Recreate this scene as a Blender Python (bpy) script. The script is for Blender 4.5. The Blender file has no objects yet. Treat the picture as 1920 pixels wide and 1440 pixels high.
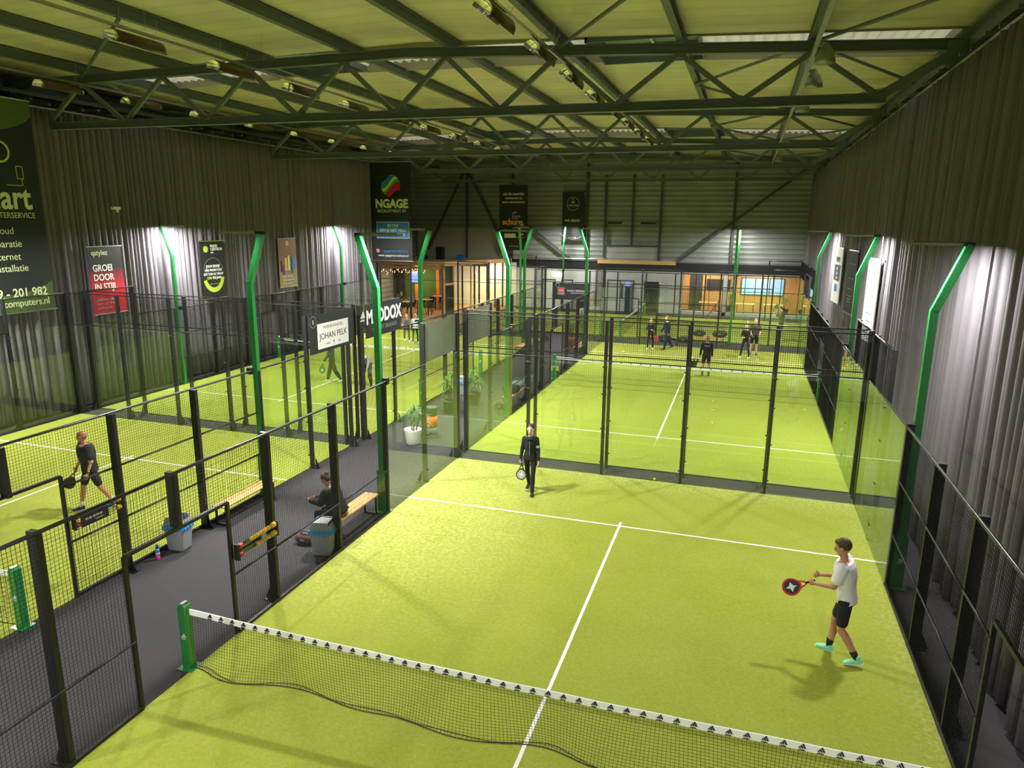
import bpy, math, random
from mathutils import Vector, Matrix, Euler
random.seed(7)
PI = math.pi
C = bpy.context.scene.collection
S = bpy.context.scene
# ---------------------------------------------------------------- camera, world, exposure
cd = bpy.data.cameras.new('camera'); cam = bpy.data.objects.new('camera', cd); C.objects.link(cam)
cam.location = (7.158, -7.272, 6.366); cam.rotation_euler = (1.3461, -.0092, .3158)
cd.sensor_fit = 'HORIZONTAL'; cd.sensor_width = 36.0; cd.lens = 1330.8 / 1920 * 36.0
cd.clip_start = .05; cd.clip_end = 200
S.camera = cam
w = bpy.data.worlds.new('world'); S.world = w; w.use_nodes = True
w.node_tree.nodes['Background'].inputs[0].default_value = (.55, .62, .8, 1)
w.node_tree.nodes['Background'].inputs[1].default_value = .02
S.view_settings.view_transform = 'Standard'; S.view_settings.look = 'None'
S.view_settings.gamma = 1; S.view_settings.use_curve_mapping = False
S.view_settings.exposure = .75
S.cycles.use_denoising = True
S.cycles.max_bounces = 10; S.cycles.diffuse_bounces = 6; S.cycles.transparent_max_bounces = 40
S.cycles.glossy_bounces = 4; S.cycles.transmission_bounces = 6
S.cycles.sample_clamp_indirect = 6
LAMP_W = 190            # watts of every floodlight head

# ---------------------------------------------------------------- materials
def L(r, g, b): return tuple(((c/255)/12.92 if c/255 <= .04045 else ((c/255+.055)/1.055)**2.4) for c in (r, g, b)) + (1,)
def mat(name, col, rough=.6, metal=0, emit=None, es=1, bump=None, noise=None, spec=None, alpha=None):
    m = bpy.data.materials.new(name); m.use_nodes = True; n = m.node_tree; b = n.nodes['Principled BSDF']
    b.inputs['Base Color'].default_value = col if len(col) == 4 else (*col, 1)
    b.inputs['Roughness'].default_value = rough; b.inputs['Metallic'].default_value = metal
    if spec is not None: b.inputs['Specular IOR Level'].default_value = spec
    if emit: b.inputs['Emission Color'].default_value = (*emit[:3], 1); b.inputs['Emission Strength'].default_value = es
    if noise or bump:
        tc = n.nodes.new('ShaderNodeTexCoord'); nz = n.nodes.new('ShaderNodeTexNoise')
        nz.inputs['Scale'].default_value = (noise or bump)[0]; nz.inputs['Detail'].default_value = 5
        n.links.new(tc.outputs['Object'], nz.inputs['Vector'])
        if noise:
            mx = n.nodes.new('ShaderNodeMix'); mx.data_type = 'RGBA'
            c2 = tuple(min(1, x*noise[1]) for x in col[:3]) + (1,)
            mx.inputs[6].default_value = (*col[:3], 1); mx.inputs[7].default_value = c2
            n.links.new(nz.outputs['Fac'], mx.inputs[0]); n.links.new(mx.outputs[2], b.inputs['Base Color'])
        if bump:
            bp = n.nodes.new('ShaderNodeBump'); bp.inputs['Strength'].default_value = bump[1]; bp.inputs['Distance'].default_value = .02
            n.links.new(nz.outputs['Fac'], bp.inputs['Height']); n.links.new(bp.outputs[0], b.inputs['Normal'])
    return m
def node(n, t, **k):
    x = n.nodes.new(t)
    for a, v in k.items(): setattr(x, a, v)
    return x
def glass_mat(name, tint, refl=1.0):
    m = bpy.data.materials.new(name); m.use_nodes = True; n = m.node_tree; n.nodes.clear()
    out = node(n, 'ShaderNodeOutputMaterial'); mx = node(n, 'ShaderNodeMixShader')
    tr = node(n, 'ShaderNodeBsdfTransparent'); tr.inputs[0].default_value = (*tint, 1)
    gl = node(n, 'ShaderNodeBsdfGlossy'); gl.inputs['Roughness'].default_value = .01; gl.inputs[0].default_value = (.93, 1, .95, 1)
    g = node(n, 'ShaderNodeNewGeometry'); d = node(n, 'ShaderNodeVectorMath', operation='DOT_PRODUCT')
    n.links.new(g.outputs['Normal'], d.inputs[0]); n.links.new(g.outputs['Incoming'], d.inputs[1])
    a = node(n, 'ShaderNodeMath', operation='ABSOLUTE'); n.links.new(d.outputs['Value'], a.inputs[0])
    s = node(n, 'ShaderNodeMath', operation='SUBTRACT'); s.inputs[0].default_value = 1; n.links.new(a.outputs[0], s.inputs[1])
    p = node(n, 'ShaderNodeMath', operation='POWER'); p.inputs[1].default_value = 5; n.links.new(s.outputs[0], p.inputs[0])
    q = node(n, 'ShaderNodeMath', operation='MULTIPLY_ADD'); q.inputs[1].default_value = .955*refl; q.inputs[2].default_value = .045*refl
    n.links.new(p.outputs[0], q.inputs[0]); n.links.new(q.outputs[0], mx.inputs[0])
    n.links.new(tr.outputs[0], mx.inputs[1]); n.links.new(gl.outputs[0], mx.inputs[2]); n.links.new(mx.outputs[0], out.inputs[0])
    return m
M = {}
def simple():
    M['black'] = mat('black_powder_coat', (.012, .012, .013), .45, .0)
    M['rail'] = mat('satin_rail', (.035, .035, .037), .3, .4)
    M['wire'] = mat('black_wire', (.010, .010, .011), .5)
    M['chrome'] = mat('steel', (.6, .6, .6), .3, 1)
    M['green'] = mat('green_gloss_paint', (.016, .235, .050), .25, spec=1.0)
    M['white'] = mat('white_vinyl', (.82, .82, .80), .5)
    M['tape'] = mat('white_tape', (.85, .85, .83), .6)
    M['lens'] = mat('lamp_lens', (1, 1, 1), .3, emit=(1, 1, 1), es=3)
    M['lamp'] = mat('lamp_housing', (.33, .34, .30), .45, .1)
    M['steel'] = mat('grey_green_steel', (.15, .185, .17), .5, noise=(3, .8))
    M['steel2'] = mat('dark_steel', (.06, .065, .062), .55)
    M['pine'] = mat('pine_slats', L(226, 178, 112), .5, noise=(8, .75))
    M['pine2'] = mat('orange_pine', L(205, 125, 60), .5, noise=(6, .7))
    M['binm'] = mat('grey_plastic', (.30, .31, .32), .5)
    M['bluebag'] = mat('blue_bin_liner', (.03, .30, .68), .35)
    M['banner'] = mat('black_banner', (.012, .015, .013), .5)
    M['ink'] = mat('dark_ink', (.02, .02, .03), .6)
    M['yellow'] = mat('yellow_ball', (.72, .80, .05), .8)
    M['balls'] = mat('amber_balls', (.75, .45, .02), .7)
    M['orange'] = mat('orange_plastic', (.75, .14, .02), .5)
    M['red'] = mat('red_plastic', (.60, .01, .02), .5)
    M['skin'] = mat('skin', (.72, .46, .35), .5)
    M['skin2'] = mat('tanned_skin', (.50, .24, .14), .5)
    M['hairb'] = mat('brown_hair', (.045, .025, .016), .6, noise=(60, 1.8))
    M['hairbl'] = mat('blond_hair', (.55, .38, .18), .6, noise=(60, .6))
    M['hairr'] = mat('reddish_hair', (.35, .16, .07), .6)
    M['cblack'] = mat('black_cloth', (.012, .012, .013), .85, bump=(25, .25))
    M['cgrey'] = mat('grey_cloth', (.20, .21, .23), .85)
    M['cwhite'] = mat('white_cotton', (.80, .79, .80), .85, bump=(12, .3))
    M['colive'] = mat('olive_cloth', (.075, .075, .035), .85)
    M['cnavy'] = mat('navy_cloth', (.012, .02, .05), .85)
    M['cred'] = mat('red_cloth', (.35, .04, .04), .85)
    M['mint'] = mat('mint_shoe', (.25, .75, .45), .6)
    M['purple'] = mat('purple_shoe', (.08, .06, .3), .6)
    M['leaf'] = mat('leaf', (.06, .17, .035), .45, noise=(9, 1.8))
    M['soil'] = mat('stem', (.05, .035, .02), .8)
    M['moss'] = mat('moss_wall', (.012, .028, .005), .9, noise=(13, 6), bump=(18, 1))
    M['wallw'] = mat('white_wall_paint', (.72, .73, .72), .6)
    M['beige'] = mat('beige_board', (.40, .37, .28), .8)
    M['oak'] = mat('chipboard', (.33, .24, .14), .8, noise=(20, .7))
    M['screen'] = mat('screen', (.1, .15, .5), .3, emit=(.25, .35, 1.), es=.9)
    M['blueglass'] = mat('blue_window', (.25, .4, .6), .3, emit=(.22, .42, .85), es=.7)
    M['bulb'] = mat('warm_bulb', (1, .6, .3), .4, emit=(1, .38, .18), es=3.5)
    M['exit'] = mat('lit_sign', (1, 1, .9), .4, emit=(1, 1, .85), es=4)
    M['blue'] = mat('sky_blue', (.02, .20, .60), .5)
    M['cyan'] = mat('cyan_plastic', (.08, .42, .55), .4)
    M['magenta'] = mat('magenta_plastic', (.65, .03, .40), .4)
    M['lilac'] = mat('lilac_plastic', (.55, .38, .55), .4)
    M['navyp'] = mat('navy_plastic', (.02, .04, .22), .4)
    M['glass'] = glass_mat('tempered_glass', (.962, .985, .945), .9)
    M['tube'] = glass_mat('clear_tube', (.93, .93, .93), 2.2)
    M['goldink'] = mat('gold_ink', (.75, .42, .05), .5)
    M['limeink'] = mat('lime_ink', (.55, .72, .05), .5)
    M['creamink'] = mat('cream_ink', (.72, .80, .42), .5)
    M['gauze'] = None
simple()
def gauze():                                # semi-open grey windscreen cloth
    m = mat('grey_gauze', (.34, .37, .32), .9); n = m.node_tree; b = n.nodes['Principled BSDF']
    out = n.nodes['Material Output']; t = node(n, 'ShaderNodeBsdfTransparent'); mx = node(n, 'ShaderNodeMixShader'); mx.inputs[0].default_value = .8
    n.links.new(t.outputs[0], mx.inputs[1]); n.links.new(b.outputs[0], mx.inputs[2]); n.links.new(mx.outputs[0], out.inputs[0]); return m
M['gauze'] = gauze()
def turf(name, sand=False):
    m = mat(name, (.4, .47, .05), .9, spec=.1); n = m.node_tree; b = n.nodes['Principled BSDF']
    tc = node(n, 'ShaderNodeNewGeometry')
    n1 = node(n, 'ShaderNodeTexNoise'); n1.inputs['Scale'].default_value = .55; n1.inputs['Detail'].default_value = 6
    n2 = node(n, 'ShaderNodeTexNoise'); n2.inputs['Scale'].default_value = 55; n2.inputs['Detail'].default_value = 3
    n3 = node(n, 'ShaderNodeTexNoise'); n3.inputs['Scale'].default_value = 15; n3.inputs['Detail'].default_value = 8; n3.inputs['Roughness'].default_value = .75
    for q in (n1, n2, n3): n.links.new(tc.outputs['Position'], q.inputs['Vector'])
    c1 = node(n, 'ShaderNodeMix', data_type='RGBA'); c1.inputs[6].default_value = (.246, .300, .016, 1); c1.inputs[7].default_value = (.338, .376, .056, 1)
    n.links.new(n1.outputs['Fac'], c1.inputs[0])
    c2 = node(n, 'ShaderNodeMix', data_type='RGBA', blend_type='MULTIPLY'); c2.inputs[0].default_value = .45
    n.links.new(c1.outputs[2], c2.inputs[6]); n.links.new(n2.outputs['Fac'], c2.inputs[7])
    g = node(n, 'ShaderNodeMath', operation='MULTIPLY'); g.inputs[1].default_value = 1.0
    last = c2.outputs[2]
    br = node(n, 'ShaderNodeMix', data_type='RGBA', blend_type='MULTIPLY'); br.inputs[0].default_value = 1; br.inputs[7].default_value = (1.28, 1.28, 1.28, 1)
    n.links.new(last, br.inputs[6]); last = br.outputs[2]
    # light sand worked into the fibres: patchy, thickest in the corner beside the aisle and along the back wall
    sep = node(n, 'ShaderNodeSeparateXYZ'); n.links.new(tc.outputs['Position'], sep.inputs[0])
    def mr(inp, a0, a1, b0, b1):
        x = node(n, 'ShaderNodeMapRange'); x.inputs[1].default_value = a0; x.inputs[2].default_value = a1; x.inputs[3].default_value = b0; x.inputs[4].default_value = b1
        n.links.new(inp, x.inputs[0]); return x.outputs[0]
    def mth(op, a, b_):
        x = node(n, 'ShaderNodeMath', operation=op)
        for i, v in enumerate((a, b_)):
            if isinstance(v, (int, float)): x.inputs[i].default_value = v
            else: n.links.new(v, x.inputs[i])
        return x.outputs[0]
    if sand:
        sx = mr(sep.outputs[0], 0, 4.2, 1, 0); sy = mr(sep.outputs[1], 1.5, 5, 0, 1)
        e1 = mth('MULTIPLY', sx, sy); e2 = mr(sep.outputs[1], 9, 10, 0, .8); e3 = mr(sep.outputs[0], 9.5, 10, 0, .5)
        msk = mth('MAXIMUM', mth('MAXIMUM', e1, e2), e3)
        msk = mth('ADD', mth('MULTIPLY', msk, .6), .12)
    else: msk = .2
    pat = mr(n3.outputs['Fac'], .42, .72, 0, 1); f = mth('MULTIPLY', pat, msk); f = mth('MULTIPLY', f, 1.25)
    c3 = node(n, 'ShaderNodeMix', data_type='RGBA'); c3.inputs[7].default_value = (.62, .60, .30, 1)
    n.links.new(last, c3.inputs[6]); n.links.new(f, c3.inputs[0]); n.links.new(c3.outputs[2], b.inputs['Base Color'])
    bp = node(n, 'ShaderNodeBump'); bp.inputs['Strength'].default_value = .35; bp.inputs['Distance'].default_value = .01
    n.links.new(n2.outputs['Fac'], bp.inputs['Height']); n.links.new(bp.outputs[0], b.inputs['Normal'])
    return m
M['turf'] = turf('lime_turf'); M['turfs'] = turf('lime_turf_sanded', True)
def ribbed(name, col, col2, axis, scale, rough=.6, bump=.3, metal=0):
    m = mat(name, col, rough, metal); n = m.node_tree; b = n.nodes['Principled BSDF']
    g = node(n, 'ShaderNodeNewGeometry'); wv = node(n, 'ShaderNodeTexWave', bands_direction=axis); wv.inputs['Scale'].default_value = scale
    n.links.new(g.outputs['Position'], wv.inputs['Vector'])
    nz = node(n, 'ShaderNodeTexNoise'); nz.inputs['Scale'].default_value = .8; n.links.new(g.outputs['Position'], nz.inputs['Vector'])
    mx = node(n, 'ShaderNodeMix', data_type='RGBA'); mx.inputs[6].default_value = (*col, 1); mx.inputs[7].default_value = (*col2, 1)
    rp = node(n, 'ShaderNodeMapRange'); rp.inputs[1].default_value = .75; rp.inputs[2].default_value = 1
    n.links.new(wv.outputs['Fac'], rp.inputs[0]); n.links.new(rp.outputs[0], mx.inputs[0])
    m2 = node(n, 'ShaderNodeMix', data_type='RGBA', blend_type='MULTIPLY'); m2.inputs[0].default_value = .35
    n.links.new(mx.outputs[2], m2.inputs[6]); n.links.new(nz.outputs['Fac'], m2.inputs[7]); n.links.new(m2.outputs[2], b.inputs['Base Color'])
    bp = node(n, 'ShaderNodeBump'); bp.inputs['Strength'].default_value = bump; bp.inputs['Distance'].default_value = .03
    n.links.new(wv.outputs['Fac'], bp.inputs['Height']); n.links.new(bp.outputs[0], b.inputs['Normal'])
    return m
M['ceil'] = ribbed('ceiling_panels', (.93, .87, .62), (.85, .79, .56), 'Y', .45, .45, .06)
M['clad'] = ribbed('corrugated_cladding', (.36, .39, .36), (.22, .245, .22), 'Z', .9, .45, .6, .3)
M['slatw'] = ribbed('timber_slat_wall', L(222, 170, 110)[:3], L(150, 98, 52)[:3], 'X', 2.6, .6, .2)
M['carpet'] = mat('charcoal_carpet', (.045, .042, .045), .95, noise=(180, 1.7), spec=.1)
M['curtain'] = mat('dark_grey_curtain', (.165, .148, .165), .75, noise=(1.5, .75))
M['deck'] = ribbed('wood_deck', L(190, 140, 95)[:3], L(120, 80, 50)[:3], 'Y', 2.2, .6, .2)
M['rooflight'] = mat('translucent_sheet', (.80, .78, .72), .5, emit=(.95, .88, .85), es=.11)

# ---------------------------------------------------------------- mesh helpers
class MB:
    def __init__(s): s.v = []; s.f = []; s.mi = []; s.cur = 0
    def add(s, vs, fs):
        o = len(s.v); s.v += [tuple(x) for x in vs]; s.f += [tuple(i+o for i in f) for f in fs]; s.mi += [s.cur]*len(fs); return s
    def box(s, c, d, rot=None):
        hx, hy, hz = d[0]/2, d[1]/2, d[2]/2
        vs = [Vector((x*hx, y*hy, z*hz)) for z in (-1, 1) for y in (-1, 1) for x in (-1, 1)]
        if rot is not None: vs = [rot @ v for v in vs]
        c = Vector(c)
        return s.add([v+c for v in vs], [(0, 2, 3, 1), (4, 5, 7, 6), (0, 1, 5, 4), (2, 6, 7, 3), (0, 4, 6, 2), (1, 3, 7, 5)])
    def bar(s, p, q, w, h, up=(0, 0, 1)):
        p, q = Vector(p), Vector(q); d = (q-p).normalized(); u = Vector(up)
        if abs(d.dot(u)) > .98: u = Vector((0, 1, 0))
        r = d.cross(u).normalized(); u = r.cross(d)
        vs = []
        for e in (p, q):
            for a, b in ((-1, -1), (1, -1), (1, 1), (-1, 1)): vs.append(e + r*a*w/2 + u*b*h/2)
        return s.add(vs, [(3, 2, 1, 0), (4, 5, 6, 7)] + [(i, (i+1) % 4, 4+(i+1) % 4, 4+i) for i in range(4)])
    def ibeam(s, p, q, w, h, up=(0, 0, 1), t=.014):
        p, q = Vector(p), Vector(q); u = Vector(up); d = (q-p).normalized(); r = d.cross(u).normalized(); u = r.cross(d)
        s.bar(p+u*(h/2-t/2), q+u*(h/2-t/2), w, t, u); s.bar(p-u*(h/2-t/2), q-u*(h/2-t/2), w, t, u); s.bar(p, q, t, h-t, u); return s
    def cyl(s, p, q, r, n=10, r2=None, cap=True):
        p, q = Vector(p), Vector(q); d = (q-p).normalized(); u = Vector((0, 0, 1))
        if abs(d.dot(u)) > .95: u = Vector((1, 0, 0))
        a = d.cross(u).normalized(); b = d.cross(a); r2 = r if r2 is None else r2
        vs = [p+(a*math.cos(2*PI*i/n)+b*math.sin(2*PI*i/n))*r for i in range(n)] + [q+(a*math.cos(2*PI*i/n)+b*math.sin(2*PI*i/n))*r2 for i in range(n)]
        fs = [(i, (i+1) % n, n+(i+1) % n, n+i) for i in range(n)]
        if cap: fs += [tuple(range(n-1, -1, -1)), tuple(range(n, 2*n))]
        return s.add(vs, fs)
    def lathe(s, c, prof, n=16, axis='Z'):
        vs = []; c = Vector(c)
        for r, z in prof:
            for i in range(n):
                a = 2*PI*i/n; v = (r*math.cos(a), r*math.sin(a), z)
                if axis == 'X': v = (v[2], v[0], v[1])
                if axis == 'Y': v = (v[0], v[2], v[1])
                vs.append(c+Vector(v))
        fs = [(k*n+i, k*n+(i+1) % n, (k+1)*n+(i+1) % n, (k+1)*n+i) for k in range(len(prof)-1) for i in range(n)]
        fs += [tuple(range(n-1, -1, -1)), tuple(range((len(prof)-1)*n, len(prof)*n))]
        return s.add(vs, fs)
    def ball(s, c, r, n=10, m=7, sc=(1, 1, 1), rot=None):
        c = Vector(c); vs = []
        for j in range(m+1):
            t = PI*j/m
            for i in range(n):
                a = 2*PI*i/n; v = Vector((r*math.sin(t)*math.cos(a)*sc[0], r*math.sin(t)*math.sin(a)*sc[1], r*math.cos(t)*sc[2]))
                vs.append(c+(rot @ v if rot is not None else v))
        return s.add(vs, [(j*n+i, (j+1)*n+i, (j+1)*n+(i+1) % n, j*n+(i+1) % n) for j in range(m) for i in range(n)])
    def prism(s, pts, d, rot=None, c=(0, 0, 0)):     # polygon in XZ, thickness d along Y
        n = len(pts); vs = [Vector((x, y, z)) for y in (-d/2, d/2) for x, z in pts]
        if rot is not None: vs = [rot @ v for v in vs]
        c = Vector(c)
        return s.add([v+c for v in vs], [tuple(range(n)), tuple(range(2*n-1, n-1, -1))] + [(i, n+i, n+(i+1) % n, (i+1) % n) for i in range(n)])
    def wire(s, p, q, r):                            # three-sided wire
        p, q = Vector(p), Vector(q); d = (q-p).normalized(); u = Vector((0, 0, 1))
        if abs(d.dot(u)) > .9: u = Vector((0, 1, 0))
        a = d.cross(u).normalized(); b = d.cross(a); vs = []
        for e in (p, q):
            for k in range(3): t = 2*PI*k/3; vs.append(e+(a*math.cos(t)+b*math.sin(t))*r)
        return s.add(vs, [(0, 1, 4, 3), (1, 2, 5, 4), (2, 0, 3, 5)])
    def path(s, pts, r, n=4):
        for a, b in zip(pts[:-1], pts[1:]):
            if n == 3: s.wire(a, b, r)
            else: s.cyl(a, b, r, n, cap=False)
        return s
    def mesh(s, name, mats, smooth=False):
        me = bpy.data.meshes.new(name); me.from_pydata(s.v, [], s.f)
        for m in (mats if isinstance(mats, (list, tuple)) else [mats]): me.materials.append(m)
        if any(s.mi): me.polygons.foreach_set('material_index', s.mi)
        if smooth: me.polygons.foreach_set('use_smooth', [True]*len(s.f))
        me.update(); return me
    def build(s, name, mats, parent=None, smooth=False):
        return link(name, s.mesh(name, mats, smooth), parent)
def link(name, me, parent=None, loc=None, rot=None):
    o = bpy.data.objects.new(name, me); C.objects.link(o)
    if parent: o.parent = parent
    if loc: o.location = loc
    if rot: o.rotation_euler = rot
    return o
def tag(o, label=None, cat=None, group=None, kind=None):
    if label: o['label'] = label
    if cat: o['category'] = cat
    if group: o['group'] = group
    if kind: o['kind'] = kind
    return o
def thing(name, label, cat, loc=(0, 0, 0), rz=0, group=None):
    o = bpy.data.objects.new(name, None); C.objects.link(o); o.location = loc; o.rotation_euler = (0, 0, rz); o.empty_display_size = .2
    return tag(o, label, cat, group)
def struct(name, mb, m): return tag(mb.build(name, m), kind='structure')
def copy_tree(o, parent=None):
    c = o.copy(); C.objects.link(c)
    if parent: c.parent = parent
    for ch in o.children: copy_tree(ch, c)
    return c
_tc = {}
def text(s, size, m, parent, loc, rot=(PI/2, 0, 0), align='CENTER', bold=0, name='lettering', sx=1, ext=.002):
    key = (s, size, align, bold, m.name, sx, ext)
    if key not in _tc:
        cu = bpy.data.curves.new('t', 'FONT'); cu.body = s; cu.size = size; cu.align_x = align; cu.extrude = ext; cu.offset = bold; cu.resolution_u = 3
        o = bpy.data.objects.new('t', cu); C.objects.link(o)
        dg = bpy.context.evaluated_depsgraph_get(); me = bpy.data.meshes.new_from_object(o.evaluated_get(dg))
        bpy.data.objects.remove(o); bpy.data.curves.remove(cu); me.materials.clear(); me.materials.append(m)
        for v in me.vertices: v.co.x *= sx
        _tc[key] = me
    return link(name, _tc[key], parent, loc, rot)
_marks = {}
def mark(sc, m, parent, loc, rot=(0, 0, 0), word=True, name='logo'):
    k = (round(sc, 3), m.name)
    if k not in _marks:
        mb = MB()
        for cx, h in ((-.30, .22), (0, .44), (.30, .66)):  # mountain: bars leaning left, tops on one slope
            wb = .205; lean = h*.5
            mb.prism([((cx-wb/2+.1)*sc, 0), ((cx+wb/2+.1)*sc, 0), ((cx+wb/2+.1-lean+.02)*sc, h*sc), ((cx-wb/2+.1-lean+.06)*sc, (h-.13)*sc)], .004)
        _marks[k] = mb.mesh('mark', m)
    o = link(name, _marks[k], parent, loc, rot)
    if word: text('adidas', .30*sc, m, o, (0, 0, -.30*sc), align='CENTER', bold=.004*sc)
    return o

# ---------------------------------------------------------------- room shell
def plane(x0, y0, x1, y1, z, t=.1): return MB().box(((x0+x1)/2, (y0+y1)/2, z-t/2), (x1-x0, y1-y0, t))
XL, XR, YB = -18.0, 12.2, 45.3
struct('floor', plane(XL, -12, XR, 50, 0), M['carpet'])
def zc(x): return 10.85 - (.037*(x+2) if x > -2 else .02*(-2-x))
def ceiling():
    holes = [(12.3, 15.1), (30.9, 34.2)]             # rooflight bands across the hall
    ys = [-12, 12.3, 15.1, 30.9, 34.2, 45.6]
    mb = MB(); up = .38
    for a, b in ((ys[0], ys[1]), (ys[2], ys[3]), (ys[4], ys[5])):
        for x0, x1 in ((XL, -2), (-2, XR)):
            vs = [(x0, a, zc(x0)+up), (x1, a, zc(x1)+up), (x1, b, zc(x1)+up), (x0, b, zc(x0)+up)]
            vs += [(x, y, z+.12) for x, y, z in vs]
            mb.add(vs, [(0, 1, 2, 3), (7, 6, 5, 4), (0, 4, 5, 1), (1, 5, 6, 2), (2, 6, 7, 3), (3, 7, 4, 0)])
    struct('ceiling', mb, M['ceil'])
    sky = [(-8.6, -5.2), (2.7, 5.6)]
    for k, (a, b) in enumerate(holes):
        rl = MB(); n = 0                              # corrugated translucent sheets, waves running across the band
        segs = [(-14.2, -8.6), (-5.2, 2.7), (5.6, 11.4)]
        for x0, x1 in segs:
            N = int((x1-x0)/.045)
            for i in range(N):
                xa, xb = x0+(x1-x0)*i/N, x0+(x1-x0)*(i+1)/N
                za, zb = [zc(x)+up+.20+.06*math.sin(2*PI*x/.30) for x in (xa, xb)]
                rl.add([(xa, a, za), (xb, a, zb), (xb, b, zb), (xa, b, za)], [(0, 1, 2, 3)])
        struct('window_%d' % (k+1), rl, M['rooflight'])
        tr = MB()
        for x0, x1 in segs:
            for y in (a+.02, b-.02): tr.bar((x0, y, zc(x0)+up+.12), (x1, y, zc(x1)+up+.12), .04, .34)
        for x in (XL+.1, -14.2, 11.4): tr.box((x, (a+b)/2, zc(x)+up+.15), (.06, b-a, .4))
        tr.box(((XL-14.2)/2, (a+b)/2, zc(-16)+up+.1), (abs(XL+14.2), b-a, .1)); tr.box(((XR+11.4)/2, (a+b)/2, zc(11.8)+up+.1), (XR-11.4, b-a, .1))
        struct('trim_%d' % (k+1), tr, M['beige'])
        for j, (x0, x1) in enumerate(sky):           # framed roof hatch set in the band
            t = thing('roof_hatch', ['blue-grey framed roof hatch beside the dark heater row', 'blue-grey framed roof hatch near the middle of the roof'][j] + [' in the nearer rooflight band', ' in the farther rooflight band'][k], 'skylight', ((x0+x1)/2, (a+b)/2, zc(x1)+up))
            f = MB(); wx, wy = (x1-x0)/2, (b-a)/2
            for sx in (-1, 1): f.box((sx*(wx-.03), 0, .25), (.06, 2*wy, .55)); 
            for sy in (-1, 1): f.box((0, sy*(wy-.03), .25), (2*wx, .06, .55))
            f.build('frame', mat('hatch_frame%d%d' % (k, j), (.16, .20, .25), .5), t)
            MB().box((0, 0, .52), (2*wx, 2*wy, .03)).build('dome', mat('hatch_dome%d%d' % (k, j), (.45, .52, .60), .35), t)
            g = MB(); g.box((0, 0, .42), (.05, 2*wy-.1, .05)); g.build('mullion', M['white'], t)
ceiling()
struct('wall_left', MB().box((XL-.1, 18, 5.6), (.2, 62, 11.3)), M['clad'])
struct('wall_right', MB().box((XR+.1, 18, 5.6), (.2, 62, 11.3)), M['clad'])
struct('wall_front', MB().box(((XL+XR)/2, -12.1, 5.6), (XR-XL, .2, 11.3)), M['clad'])
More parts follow.
